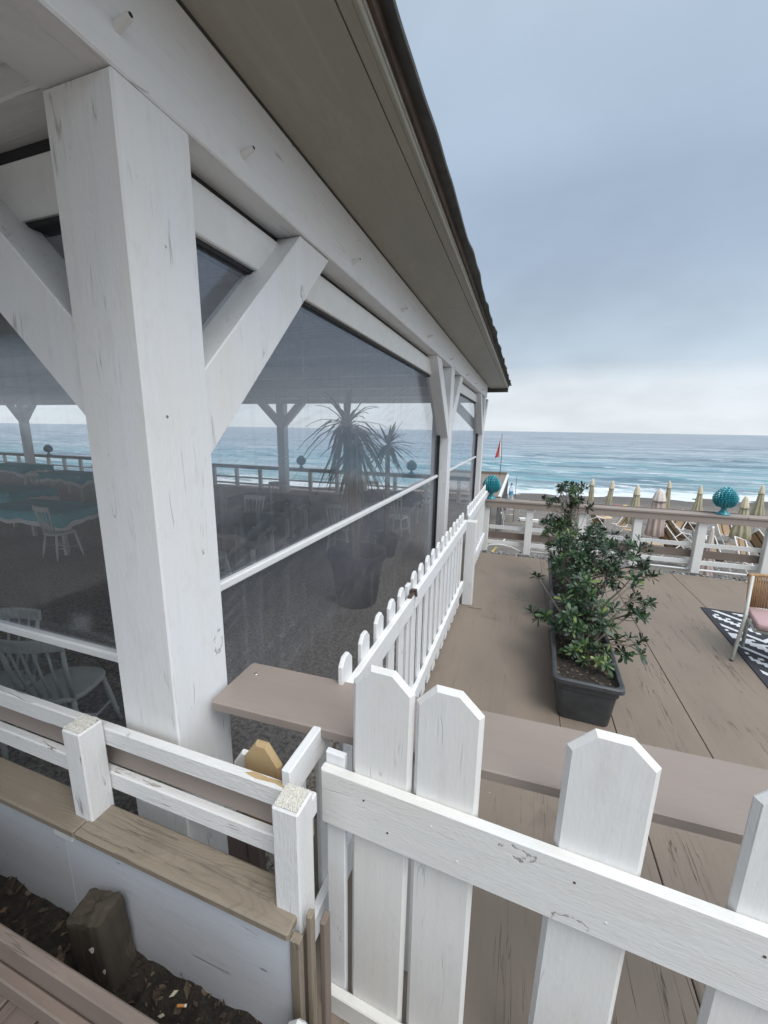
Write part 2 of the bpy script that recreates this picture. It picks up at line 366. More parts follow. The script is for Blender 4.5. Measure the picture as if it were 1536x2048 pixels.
    pat2 = t.noise(t.scale(g, (.018, .10, 1)), 1.0, 7, .65, .4)
    c = t.mix(t.rng(pat, .48, .60, 0, .75), r.outputs[0], (.34, .43, .47))
    c = t.mix(t.rng(pat, .36, .47, .75, 0), c, (.035, .12, .165))
    c = t.mix(t.rng(pat2, .51, .60, 0, .75), c, (.40, .44, .48))
    c = t.mix(t.rng(pat2, .38, .48, .75, 0), c, (.075, .115, .16))
    fo = t.noise(t.scale(g, (.35, .9, 1)), 1.0, 8, .68, .8)
    near = t.rng(d, 35.5, 46, .33, -.12)
    ff = t.rng(t.math('ADD', fo, near), .60, .68)
    c = t.mix(t.math('MULTIPLY', ff, .9, clamp=True), c, (.80, .83, .84))
    caps = t.noise(t.scale(g, (.16, .75, 1)), 1.0, 7, .7, .6)
    cf = t.math('MULTIPLY', t.rng(caps, .555, .63), t.rng(d, 40, 420, .85, .35))
    c = t.mix(cf, c, (.74, .79, .82))
    t.color(c)
    w1 = t.noise(t.scale(g, (.16, .55, 1)), 1.0, 6, .6, .3)
    w2 = t.noise(t.scale(g, (1.0, 2.2, 1)), 1.0, 4, .6)
    nb = t.bump(w1, .9, 1.2); nb = t.bump(w2, .5, .25, nb)
    t.set(Roughness=.28, Normal=nb); t.b.inputs['Specular IOR Level'].default_value = .32
    M['sea'] = t.m
    M['film'] = film_mat('scuffed_plastic_with_sky_haze', .07, 1.0)
    M['film_clear'] = film_mat('cleaner_clear_plastic', .004, .35)
    # bottle
    t = NT('clear_bottle_plastic'); lp = t.n('ShaderNodeBsdfTransparent'); lp.inputs[0].default_value = (.85, .9, .95, 1)
    lw = t.n('ShaderNodeLayerWeight'); lw.inputs[0].default_value = .45
    m1 = t.n('ShaderNodeMixShader'); t.L.new(t.math('ADD', lw.outputs[1], .15, clamp=True), m1.inputs[0]); t.L.new(lp.outputs[0], m1.inputs[1]); t.L.new(t.b.outputs[0], m1.inputs[2])
    t.color((.8, .85, .9)); t.set(Roughness=.15); t.L.new(m1.outputs[0], t.out.inputs[0]); M['pet'] = t.m
    # rug
    t = NT('black_and_white_woven_rug'); g = t.n('ShaderNodeTexCoord').outputs['Object']
    sx = t.n('ShaderNodeSeparateXYZ'); t.L.new(g, sx.inputs[0]); x, y = sx.outputs[0], sx.outputs[1]
    q = .045
    fx = t.math('MULTIPLY', t.math('FLOOR', t.math('DIVIDE', x, q)), q); fy = t.math('MULTIPLY', t.math('FLOOR', t.math('DIVIDE', y, q)), q)
    P = .52
    def tri(a, b, p):   # 0..1 triangle wave of (a+b)/p
        return t.math('PINGPONG', t.math('DIVIDE', t.math('ADD', a, b), p), 1.0)
    dx = t.math('PINGPONG', x, .36)
    band = t.math('FRACT', t.math('DIVIDE', t.math('ADD', y, dx), P))
    l1 = t.math('MULTIPLY', t.math('GREATER_THAN', band, .06), t.math('LESS_THAN', band, .20))
    dxf = t.math('PINGPONG', fx, .36)
    band2 = t.math('FRACT', t.math('DIVIDE', t.math('SUBTRACT', fy, t.math('MULTIPLY', dxf, 1.0)), P))
    b3 = t.math('FRACT', t.math('DIVIDE', t.math('ADD', fy, t.math('MULTIPLY', dxf, 1.0)), P))
    l2 = t.math('MULTIPLY', t.math('GREATER_THAN', b3, .42), t.math('LESS_THAN', b3, .62))
    l3 = t.math('MULTIPLY', t.math('GREATER_THAN', t.math('FRACT', t.math('DIVIDE', fy, .09)), .4), t.math('MULTIPLY', t.math('GREATER_THAN', b3, .68), t.math('LESS_THAN', b3, .80)))
    pt = t.math('MAXIMUM', l1, t.math('MAXIMUM', l2, l3))
    inside = t.math('MULTIPLY', t.math('GREATER_THAN', x, .06), t.math('GREATER_THAN', y, -3.3))
    inside = t.math('MULTIPLY', inside, t.math('LESS_THAN', y, -.06))
    wv = t.noise(g, 260, 2)
    c = t.mix(t.math('MULTIPLY', pt, inside), (.028, .030, .036), (.66, .68, .70))
    t.color(t.mix(t.math('MULTIPLY', t.rng(wv, .4, .7), .25), c, (.10, .10, .11))); t.set(Roughness=.9, Normal=t.bump(wv, .4, .003)); M['rug'] = t.m
mk_special()

# ---------------------------------------------------------------- mesh building
class MB:
    def __init__(s): s.v = []; s.f = []; s.g = []; s.r = []
    def add(s, vs, fs, gs=None, rnd=0.0):
        o = len(s.v); s.v += [tuple(v) for v in vs]
        s.g += [tuple(g) for g in (gs if gs is not None else vs)]
        s.r += [rnd]*len(vs)
        s.f += [tuple(i+o for i in f) for f in fs]
    def box(s, lo, hi, bev=.003, axis=None, mat=None, off=None):
        lo, hi = Vector(lo), Vector(hi); c = (lo+hi)/2; h = (hi-lo)/2
        if axis is None: axis = max(range(3), key=lambda i: h[i])
        b = min(bev, min(h)*.45)
        vs = []; idx = {}
        for sx in (-1, 1):
            for sy in (-1, 1):
                for sz in (-1, 1):
                    sg = (sx, sy, sz)
                    for a in range(3):
                        p = [sg[i]*(h[i]-(0 if i == a else b)) for i in range(3)]
                        idx[(sg, a)] = len(vs); vs.append(Vector(p))
        fs = []
        for a in range(3):
            b1, b2 = (a+1) % 3, (a+2) % 3
            for sa in (-1, 1):
                q = []
                for s1, s2 in ((-1, -1), (1, -1), (1, 1), (-1, 1)):
                    sg = [0, 0, 0]; sg[a] = sa; sg[b1] = s1; sg[b2] = s2; q.append(idx[(tuple(sg), a)])
                fs.append(q if sa > 0 else q[::-1])
        for a in range(3):            # bevel strips along axis a
            b1, b2 = (a+1) % 3, (a+2) % 3
            for s1 in (-1, 1):
                for s2 in (-1, 1):
                    q = []
                    for sa, ax in ((-1, b1), (1, b1), (1, b2), (-1, b2)):
                        sg = [0, 0, 0]; sg[a] = sa; sg[b1] = s1; sg[b2] = s2; q.append(idx[(tuple(sg), ax)])
                    fs.append(q)
        for sx in (-1, 1):
            for sy in (-1, 1):
                for sz in (-1, 1):
                    sg = (sx, sy, sz); fs.append([idx[(sg, 0)], idx[(sg, 1)], idx[(sg, 2)]])
        off = off or Vector((random.uniform(-50, 50), random.uniform(-50, 50), random.uniform(-50, 50)))
        perm = (axis, (axis+1) % 3, (axis+2) % 3)
        gs = [Vector((p[perm[0]], p[perm[1]], p[perm[2]]))+off for p in vs]
        M4 = mat if mat is not None else Matrix.Identity(4)
        s.add([M4 @ (p+c) for p in vs], fs, gs)
        return s
    def bar(s, p0, p1, w, h, up=(0, 0, 1), bev=.003):
        """bar from p0 to p1: w across, h along up"""
        p0, p1 = Vector(p0), Vector(p1); d = p1-p0; L = d.length; d.normalize()
        side = d.cross(Vector(up)).normalized(); u = side.cross(d)
        m = Matrix((d, side, u)).transposed().to_4x4(); m.translation = (p0+p1)/2
        return s.box((-L/2, -w/2, -h/2), (L/2, w/2, h/2), bev, 0, m)
    def prism(s, out, frame, t, ch=.006, inset_back=True):
        """outline (u,v) extruded t along frame's w; chamfered rims. frame: 4x4 with columns u,w,v"""
        n = len(out); c = Vector((sum(p[0] for p in out)/n, sum(p[1] for p in out)/n))
        def inset(d):
            res = []
            for i in range(n):
                p0, p1, p2 = Vector(out[i-1]), Vector(out[i]), Vector(out[(i+1) % n])
                e1 = (p1-p0).normalized(); e2 = (p2-p1).normalized()
                n1 = Vector((-e1.y, e1.x)); n2 = Vector((-e2.y, e2.x))
                k = (n1+n2); k = k/max(.3, k.dot(n1)) if k.length > 1e-6 else n1
                res.append(p1+k*d)
            return res
        lay = [(0, inset(ch)), (ch, [Vector(p) for p in out]), (t-ch, [Vector(p) for p in out]), (t, inset(ch))]
        vs = []; gs = []; off = Vector((random.uniform(-50, 50), random.uniform(-50, 50), random.uniform(-50, 50)))
        for w, ol in lay:
            for p in ol:
                vs.append(frame @ Vector((p.x, w, p.y))); gs.append(Vector((p.y, p.x, w))+off)
        fs = [list(range(n))[::-1], list(range(3*n, 4*n))]
        for k in range(3):
            for i in range(n):
                j = (i+1) % n; fs.append([k*n+i, k*n+j, (k+1)*n+j, (k+1)*n+i])
        s.add(vs, fs, gs); return s
    def tube(s, pts, rad, n=10, cap=True, rnd=0.0):
        pts = [Vector(p) for p in pts]; m = len(pts)
        rad = rad if isinstance(rad, (list, tuple)) else [rad]*m
        vs = []; gs = []; prev = None; L = 0; off = random.uniform(-50, 50)
        for i, p in enumerate(pts):
            d = (pts[min(i+1, m-1)]-pts[max(i-1, 0)]).normalized()
            if prev is None:
                a = Vector((0, 0, 1)) if abs(d.z) < .9 else Vector((1, 0, 0)); u = d.cross(a).normalized()
            else:
                u = (prev-d*prev.dot(d)).normalized()
            prev = u; w = d.cross(u)
            if i: L += (p-pts[i-1]).length
            for k in range(n):
                a = 2*math.pi*k/n
                vs.append(p+(u*math.cos(a)+w*math.sin(a))*rad[i]); gs.append((L+off, math.cos(a)*rad[i], math.sin(a)*rad[i]))
        fs = []
        for i in range(m-1):
            for k in range(n):
                k2 = (k+1) % n; fs.append([i*n+k, i*n+k2, (i+1)*n+k2, (i+1)*n+k])
        if cap: fs += [list(range(n))[::-1], list(range((m-1)*n, m*n))]
        s.add(vs, fs, gs, rnd); return s
    def lathe(s, prof, c=(0, 0, 0), n=24, mod=None, lean=(0, 0)):
        vs = []; c = Vector(c); m = len(prof)
        for i, (r, z) in enumerate(prof):
            for k in range(n):
                a = 2*math.pi*k/n; q = mod(a, i/(m-1)) if mod else 1.0
                vs.append(c+Vector((r*q*math.cos(a)+lean[0]*z, r*q*math.sin(a)+lean[1]*z, z)))
        fs = []
        for i in range(m-1):
            for k in range(n):
                k2 = (k+1) % n; fs.append([i*n+k, i*n+k2, (i+1)*n+k2, (i+1)*n+k])
        fs += [list(range(n))[::-1], list(range((m-1)*n, m*n))]
        s.add(vs, fs); return s
    def build(s, name, mat, parent=None, smooth=False, recalc=True, mats=None, fmat=None, autos=None):
        me = bpy.data.meshes.new(name); me.from_pydata(s.v, [], s.f); me.update()
        a = me.attributes.new('gc', 'FLOAT_VECTOR', 'POINT'); a.data.foreach_set('vector', [x for g in s.g for x in g])
        a = me.attributes.new('rnd', 'FLOAT', 'POINT'); a.data.foreach_set('value', s.r)
        if recalc:
            bm = bmesh.new(); bm.from_mesh(me); bmesh.ops.recalc_face_normals(bm, faces=bm.faces); bm.to_mesh(me); bm.free()
        me.materials.append(mat if not isinstance(mat, str) else M[mat])
        if smooth: me.polygons.foreach_set('use_smooth', [True]*len(me.polygons))
        if autos: me.set_sharp_from_angle(angle=R(autos))
        o = bpy.data.objects.new(name, me); COL.objects.link(o)
        if parent is not None: o.parent = parent
        return o

def tag(o, label, cat, group=None, kind=None):
    o['label'] = label; o['category'] = cat
    if group: o['group'] = group
    if kind: o['kind'] = kind
    return o
def thing(name, label, cat, loc=(0, 0, 0), rz=0.0, group=None):
    o = bpy.data.objects.new(name, None); COL.objects.link(o); o.empty_display_size = .1
    o.location = loc; o.rotation_euler = (0, 0, rz)
    return tag(o, label, cat, group)
def struct(name, mb, mat, **k):
    o = mb.build(name, mat, **k); o['kind'] = 'structure'; return o
def copy_tree(o, parent=None):
    c = o.copy(); COL.objects.link(c)
    if parent is not None: c.parent = parent
    for ch in list(o.children): copy_tree(ch, c)
    return c
def fr(o, u, w, v):          # frame with columns u, w, v and origin o
    m = Matrix((Vector(u), Vector(w), Vector(v))).transposed().to_4x4(); m.translation = Vector(o); return m

# ================================================================ SETTING
def lerp_prof(p, x):
    for (a, za), (b, zb) in zip(p, p[1:]):
        if x <= b: return za+(zb-za)*max(0, (x-a))/(b-a)
    return p[-1][1]
GP = [(-400, -1.3), (8, -1.45), (10, -1.6), (15, -2.1), (22, -2.62), (30, -2.86), (34, -2.90), (38, -3.10), (44, -3.6), (60, -6), (400, -12)]
def ground_z(x, y): return lerp_prof(GP, y-.22*max(-40, min(60, x)))
def build_ground():
    xs = [-400, -150, -60, -30, -20]+[-15+i*1.0 for i in range(56)]+[50, 70, 120, 250, 400]
    ys = [-300, -80, -20, 0, 6]+[7+i*.5 for i in range(90)]+[55, 70, 100, 400]
    mb = MB(); vs = []
    for y in ys:
        for x in xs:
            z = ground_z(x, y)
            if 6 < y < 40: z += .10*(mnoise.noise((x*.35, y*.5, 3))+.5*mnoise.noise((x*.9, y*1.2, 9)))
            vs.append((x, y, z))
    n = len(xs); fs = []
    for j in range(len(ys)-1):
        for i in range(n-1): fs.append((j*n+i, j*n+i+1, (j+1)*n+i+1, (j+1)*n+i))
    mb.add(vs, fs); struct('beach', mb, 'sand', smooth=True)
    mb = MB(); vs = []
    # sea: finer near the shore, with real low swell rows
    xs = [-6000, -1500, -400, -120]+[-60+i*3 for i in range(61)]+[160, 500, 2000, 6000]
    ys = [26+i*.7 for i in range(90)]+[90+i*3 for i in range(40)]+[220, 300, 450, 800, 1600, 4000, 12000]
    for y in ys:
        for x in xs:
            z = -3.0
            d = y-.22*max(-60, min(120, x))
            if 33 < d < 200:
                k = min(1, (d-33)/12)
                z += k*(.16*math.sin(d*.75+1.4*mnoise.noise((x*.04, d*.05, 1)))*(.4+mnoise.noise((x*.06, d*.08, 5)))+.10*mnoise.noise((x*.2, d*.6, 2)))
            vs.append((x, y, z))
    n = len(xs); fs = []
    for j in range(len(ys)-1):
        for i in range(n-1): fs.append((j*n+i, j*n+i+1, (j+1)*n+i+1, (j+1)*n+i))
    mb.add(vs, fs); struct('sea', mb, 'sea', smooth=True)
build_ground()

def build_deck():
    mb = MB()
    seams = [.45, .855, 1.455, 2.468, 3.45, 4.45, 5.45, 6.45, 7.45, 8.45, 9.45, 10.45, 11.45, 12.45, 13.45]
    for a, b in zip(seams, seams[1:]):
        ys = [-1.6, random.uniform(.2, 1.0), 7.45] if a > .4 else [-1.6, 7.45]
        for y0, y1 in zip(ys, ys[1:]): mb.box((a+.002, y0+.002, -.04), (b-.004, y1-.002, 0), .003, 1)
    struct('deck_floor', mb, 'deck')
    mb = MB()
    for y0, y1 in ((-1.6, 2.62), (2.62, 5.42), (5.42, 7.45)):
        mb.box((-.98, y0+.002, -.04), (.449, y1-.003, 0), .003, 1)
    struct('deck_panel', mb, 'deck_smooth')
    mb = MB()
    mb.box((-.9, 7.40, -.30), (13.4, 7.72, -.046), .004, 0)
    mb.box((-.9, 7.66, -1.7), (13.4, 7.70, -.302), .004, 0)
    struct('deck_edge', mb, 'grey_wall')
    mb = MB(); mb.box((-26, 1.0, -.35), (-.983, 12.75, -.004), .004, 1)
    struct('interior_floor', mb, 'agg')
    mb = MB()       # pebbles lying along the deck edge
    for i in range(900):
        x = random.uniform(-.75, 5.2); y = 7.455+abs(random.gauss(0, .10)); y = min(y, 7.71)
        r = random.uniform(.007, .02)
        sx, sy, sz = r*random.uniform(.8, 1.6), r*random.uniform(.8, 1.4), r*random.uniform(.5, .9)
        prof = []
        vs = [Vector((0, 0, 1)), Vector((0, 0, -1))]; k0 = random.random()*6
        for k in range(6): vs.append(Vector((math.cos(k0+k*1.047), math.sin(k0+k*1.047), random.uniform(-.3, .3))))
        fs = [(0, 2+k, 2+(k+1) % 6) for k in range(6)]+[(1, 2+(k+1) % 6, 2+k) for k in range(6)]
        z0 = (-.045 if y > 7.45 else 0)+sz*.8+random.uniform(0, .035)
        mb.add([Vector((x+v.x*sx, y+v.y*sy, z0+v.z*sz)) for v in vs], fs, rnd=random.random())
    o = mb.build('pebbles', 'pebble', smooth=True)
    tag(o, 'grey and white pebbles strewn along the far deck edge', 'gravel', kind='stuff')
build_deck()

def build_walkway():
    mb = MB(); x = -4.0
    while x < .9:
        mb.box((x, -1.6, .61), (x+.118, .455, .65), .004, 1); x += .125
    struct('walkway', mb, 'walk')
    mb = MB(); mb.box((-4.2, .502, .05), (-.50, .80, .272), .002, 0)
    # uneven soil sheet on top
    nx, ny = 150, 14; vs = []; fs = []
    for j in range(ny):
        for i in range(nx):
            x = -4.2+3.72*i/(nx-1); y = .499+.292*j/(ny-1)
            vs.append((x, y, .285+.028*mnoise.noise((x*9, y*9, 0))+.02*mnoise.noise((x*25, y*25, 4))))
    for j in range(ny-1):
        for i in range(nx-1): fs.append((j*nx+i, j*nx+i+1, (j+1)*nx+i+1, (j+1)*nx+i))
    mb.add(vs, fs)
    o = mb.build('soil', 'soil', recalc=False); o['kind'] = 'structure'
    # curb board
    e = thing('timber_edging', 'brown painted edging board along the walkway beside the soil trench', 'edging board')
    mb = MB(); mb.box((-4.2, .470, .06), (-.56, .499, .80), .004, 0)
    o = mb.build('board', 'brown_dark', e)
    mb = MB(); mb.box((-4.2, .440, .655), (-.60, .4685, .722), .004, 0); mb.build('batten', 'brown_dark', e)
build_walkway()

# ================================================================ PAVILION
XB = -1.13
W = .275
def build_pavilion():
    P = thing('beach_pavilion', 'white timber pavilion with clear roll-down sides and an overhanging dark roof', 'pavilion', (XB, .98, 0))
    P.location = (0, 0, 0)
    def post(x0, y0, x1, y1, z0, z1):
        mb = MB(); mb.box((x0, y0, z0), (x1, y1, z1), .007, 2); return mb.build('post', 'white', P)
    def braceY(y_post, sgn, parent, xb=XB):    # brace in the side wall plane, rising from the post along sgn*Y
        mb = MB()
        z0, z1, z2 = 2.13, 2.45, 3.195
        k = 1.04/1.05
        ya = y_post; o = [(0, z0), (sgn*1.05, z2), (sgn*.735, z2), (0, z1)]
        if sgn < 0: o = o[::-1]
        f = fr((xb-.205, ya, 0), (0, 1, 0), (1, 0, 0), (0, 0, 1))
        n = len(o); mb.prism(o, f, .19, .005); ob = mb.build('brace', 'white', parent)
        # small screw holes
        return ob
    def braceX(x_post, sgn, parent, y0=.985):
        mb = MB(); o = [(0, 2.27), (sgn*.95, 3.21), (sgn*.63, 3.21), (0, 2.58)]
        if sgn < 0: o = o[::-1]
        f = fr((x_post, y0, 0), (1, 0, 0), (0, 1, 0), (0, 0, 1))
        mb.prism(o, f, .19, .005); return mb.build('brace', 'white', parent)
    # side posts
    ys = [.977, 6.43, 11.98]
    for i, y in enumerate(ys):
        p = post(XB-W, y, XB, y+W, -.003, 3.198)
        braceY(y+W+.002, 1, p)
        if i: braceY(y-.002, -1, p)
        if i == 0: braceX(XB-W-.004, -1, p)
        if i == 2: braceX(XB-W-.004, -1, p, 12.03)
    # sea-side posts
    for x in (-7.75, -14.4, -21.2):
        p = post(x-W, 12.0, x, 12.27, -.003, 3.198); braceX(x+.002, 1, p, 12.03); braceX(x-W-.002, -1, p, 12.03)
    post(-8.6-W, .977, -8.6, 1.25, -.003, 3.198)
    # beams
    mb = MB(); mb.box((XB-.28, -1.8, 3.20), (XB, 12.55, 3.545), .006, 1); mb.build('beam', 'white', P)
    mb = MB(); mb.box((-26, .985, 3.215), (XB-.283, 1.25, 3.54), .006, 0); mb.build('beam', 'white', P)
    mb = MB(); mb.box((-26, 12.02, 3.20), (XB-.283, 12.26, 3.54), .006, 0); mb.build('beam', 'white', P)
    mb = MB()
    for y in (3.4, 5.6, 7.9, 10.2): mb.box((-26, y, 3.30), (XB-.283, y+.16, 3.545), .004, 0)
    o = mb.build('rafter', 'ceil', P)
    # pegs on the beam
    for y, z in ((1.009, 3.31), (1.528, 3.30), (2.604, 3.30), (3.70, 3.30), (4.742, 3.29), (6.234, 3.28), (7.983, 3.28), (9.456, 3.28), (10.9, 3.28)):
        mb = MB(); mb.tube([(XB-.01, y, z-.012), (XB+.018, y, z-.004), (XB+.052, y+.0, z+.004)], [.014, .014, .009], 14); pg = mb.build('peg', 'white_plastic', P, autos=40, smooth=True)
        mb = MB(); mb.tube([(XB+.0515, y, z+.004), (XB+.0545, y, z+.0045)], .006, 10); mb.build('hole', 'black', pg)
    mb = MB(); x = -1.86; mb.tube([(x, .99, 3.40), (x, .955, 3.40), (x, .925, 3.41)], [.017, .017, .011], 14); mb.build('peg', 'white_plastic', P, autos=40, smooth=True)
    # soffit (boards), side fascia strip, roof edge
    mb = MB()
    for k, (x0, x1) in enumerate(((XB+.002, -.668), (-.664, -.615))):
        for y0, y1 in ((-1.9, 4.7), (4.703, 9.9), (9.903, 13.55)): mb.box((x0, y0, 3.552), (x1-.001, y1, 3.570), .002, 1)
    sf = mb.build('soffit', 'soffit', P)
    mb = MB(); mb.box((-.6155, -1.9, 3.548), (-.596, 13.56, 3.585), .003, 1); mb.build('edge_trim', 'soffit', P)
    mb = MB(); mb.box((-.5955, -1.9, 3.574), (-.5885, 13.57, 3.600), .001, 1); mb.build('drip_strip', 'metal_trim', P)
    mb = MB(); mb.box((-.588, -1.9, 3.586), (-.570, 13.55, 3.640), .003, 1); mb.build('roof_edge_board', 'rust', P)
    mb = MB(); mb.box((XB-.2, 13.572, 3.44), (-.592, 13.60, 3.60), .003, 0); mb.build('end_fascia', 'membrane', P)
    # membrane roof with a wavy dark lip
    mb = MB(); vs = []; fs = []; NY = 220
    for j in range(NY):
        y = -1.9+15.56*j/(NY-1)
        wv = .014*mnoise.noise((y*.9, 0, 0))+.012*mnoise.noise((y*3.5, 2, 0))*min(1, max(0, y/5))+.012*max(0, math.sin(y*5.2))*min(1, max(0, (y-2)/5))
        xo = -.512+wv; zl = 3.628+wv*1.2
        prof = [(-.574, 3.641), (xo, zl), (xo+.004, zl+.012), (-.56, 3.70), (-1.3, 3.82), (-12.5, 5.6)]
        vs += [(x, y, z) for x, z in prof]
    n = 6
    for j in range(NY-1):
        for i in range(n-1): fs.append((j*n+i, j*n+i+1, (j+1)*n+i+1, (j+1)*n+i))
    mb.add(vs, fs); mb.box((-26, -1.9, 5.5), (-12.5, 13.6, 5.62), .01, 1)
    mb.build('roof', 'membrane', P, recalc=False)
    # ceiling boards
    mb = MB(); y = 1.26
    while y < 12.0:
        mb.box((-26, y, 3.55), (XB-.29, min(y+.146, 12.1), 3.575), .004, 0); y += .15
    mb.build('ceiling', 'ceil', P)
    mb = MB(); mb.box((-26, -1.9, 3.576), (XB-.002, 13.5, 3.60), .002, 1); mb.build('ceiling_backing', 'ceil', P)
    mb = MB()
    y = -1.9
    while y < .9:
        mb.box((-26, y, 3.55), (XB-.29, min(y+.146, .98), 3.5745), .004, 0); y += .15
    mb.build('porch_ceiling', 'ceil', P)
    # blinds along the deck side
    def blind_side(y0, y1, zbar):
        b = MB(); b.box((XB-.245, y0, 2.975), (XB-.125, y1, 3.165), .006, 1); B = b.build('roll_blind', 'white_plastic', P)
        b = MB(); b.box((XB-.20, y0, 3.166), (XB-.15, y1, 3.197), .001, 1); b.build('slot', 'black', B)
        b = MB(); b.box((XB-.235, y0+.002, 2.955), (XB-.150, y1-.002, 2.974), .001, 1); b.build('slot', 'black', B)
        b = MB(); b.box((XB-.1722, y0+.03, .06), (XB-.170, y1-.035, 2.956), .0002, 1); b.build('film', 'film', B)
        b = MB(); b.box((XB-.182, y0+.03, zbar-.022), (XB-.142, y1-.03, zbar+.022), .008, 1); b.build('bar', 'white_tube', B)
        b = MB(); b.box((XB-.215, y0+.0015, .0), (XB-.125, y0+.03, 2.954), .003, 2); b.build('guide_rail', 'white_strip', B)
        b = MB(); b.box((XB-.20, y1-.036, .0), (XB-.135, y1-.002, 2.954), .002, 2); b.build('guide_channel', 'black', B)
    blind_side(.977+W, 6.43, 1.515); blind_side(6.43+W, 11.98, 1.50)
    mb = MB(); mb.box((XB-.185, 1.2525, 2.38), (XB-.13, 1.285, 2.815), .004, 2)
    # blind across the near gable
    b = MB(); b.box((-8.6, 1.115, 2.972), (XB-W-.01, 1.225, 3.160), .006, 0); B = b.build('roll_blind', 'white_plastic', P)
    b = MB(); b.box((-8.6, 1.14, 3.161), (XB-W-.012, 1.19, 3.213), .001, 0); b.build('slot', 'black', B)
    b = MB(); b.box((-8.6, 1.13, 2.953), (XB-W-.012, 1.205, 2.971), .001, 0); b.build('slot', 'black', B)
    b = MB(); b.box((-8.55, 1.167, .06), (XB-W-.04, 1.1692, 2.954), .0002, 0); b.build('film', 'film_clear', B)
    b = MB(); b.box((-8.55, 1.142, 1.20), (XB-W-.04, 1.182, 1.246), .008, 0); b.build('bar', 'white_tube', B)
    # half rolled blind hanging at the sea side
    b = MB(); b.box((-26, 11.90, 3.02), (-1.45, 12.0, 3.18), .006, 0); B = b.build('roll_blind', 'white_plastic', P)
build_pavilion()

# ================================================================ PICKET FENCES
def picket_outline(w, z0, z1, sh, cw):
    return [(0, z0), (w, z0), (w, z1-sh), (w-cw, z1), (cw, z1), (0, z1-sh)]
def fence_run(label, xa, ya, xb, yb, name, npk, zt=1.28, rails=((1.05, 1.17), (.25, .37)), z0=.05, mat='white', postend=True, rext=(.0, .0)):
    T = thing(name, label, 'fence', ((xa+xb)/2, (ya+yb)/2, 0)); T.location = (0, 0, 0)
    d = Vector((xb-xa, yb-ya, 0)); L = d.length; d.normalize(); nrm = Vector((d.y, -d.x, 0))    # towards +x
    for (a, b) in rails:
        mb = MB(); p0 = Vector((xa, ya, (a+b)/2))-d*rext[0]; p1 = Vector((xb, yb, (a+b)/2))+d*rext[1]
        mb.bar(p0, p1, .034, b-a, bev=.004); mb.build('rail', mat, T)
    sp = L/npk
    for i in range(npk):
        w = .105; q = Vector((xa, ya, 0))+d*(sp*(i+.5)-w/2)-nrm*(.0175+.022)
        z1 = zt+random.uniform(-.008, .008)
        if q.y < 1.36: z1 = 1.118
        tl = random.uniform(-.006, .006)
        mb = MB(); mb.prism(picket_outline(w, z0, z1, .035, .032), fr(q, (d.x, d.y, 0), nrm, (d.x*tl, d.y*tl, 1)), .022, .004)
        mb.build('picket', mat, T)
    return T
def line_x(y): return -.637+.0105*(y-1.0)
f1 = fence_run('white picket fence run nearest the brown plank beside the pavilion', line_x(.93), .93, line_x(2.38), 2.38, 'picket_fence', 7, rext=(0, .05))
f2 = fence_run('white picket gate with rusty latch in the pavilion fence', line_x(2.47), 2.47, line_x(4.88), 4.88, 'picket_gate', 12)
f2['category'] = 'gate'
mb = MB(); mb.box((line_x(2.43)-.045, 2.395, .03), (line_x(2.43)-.018, 2.462, 1.24), .004, 2); mb.build('stile', 'white', f2)
mb = MB(); mb.bar((line_x(2.44)+.0, 2.36, 1.175), (line_x(2.44)+.004, 2.50, 1.182), .03, .012); 
mb.tube([(line_x(2.44)-.02, 2.43, 1.18), (line_x(2.44), 2.42, 1.21), (line_x(2.44)+.02, 2.45, 1.20), (line_x(2.44)+.022, 2.46, 1.15)], .009, 8)
mb.build('latch', 'rust', f2)
f3 = fence_run('white picket fence run between the square post and the far railing', line_x(5.15), 5.15, line_x(7.5), 7.5, 'picket_fence', 12)
T = thing('fence_post', 'square white post standing in the pavilion picket fence', 'post', (0, 0, 0))
mb = MB(); mb.box((-.605, 4.99, 0), (-.475, 5.12, 1.125), .006, 2); mb.build('shaft', 'white_worn', T)
mb = MB(); mb.box((-.50, 4.93, .001), (-.34, 4.988, .012), .003, 0); mb.build('foot_plate', 'brown_worn', T)

# loose pickets at the end of the run
T = thing('raw_picket', 'unpainted pine picket with a cut top behind the low railing', 'picket')
mb = MB(); mb.prism(picket_outline(.15, .70, 1.16, .075, .052), fr((-.862, 1.000, 0), (1, 0.02, 0), (0, 1, 0), (.0, 0, 1)), .03, .010); mb.build('board', 'rawwood', T)
T = thing('white_picket', 'short white picket beside the unpainted pine one', 'picket')
mb = MB(); mb.prism(picket_outline(.13, .70, 1.06, .06, .04), fr((-.945, 1.04, 0), (1, 0, 0), (0, 1, 0), (0, 0, 1)), .025, .008); mb.build('board', 'white', T)
T = thing('grey_offcut', 'bare grey timber offcut below the low railing', 'offcut')
mb = MB(); mb.box((-.95, .985, 0), (-.80, 1.02, .80), .004, 2); mb.build('board', 'walk', T)

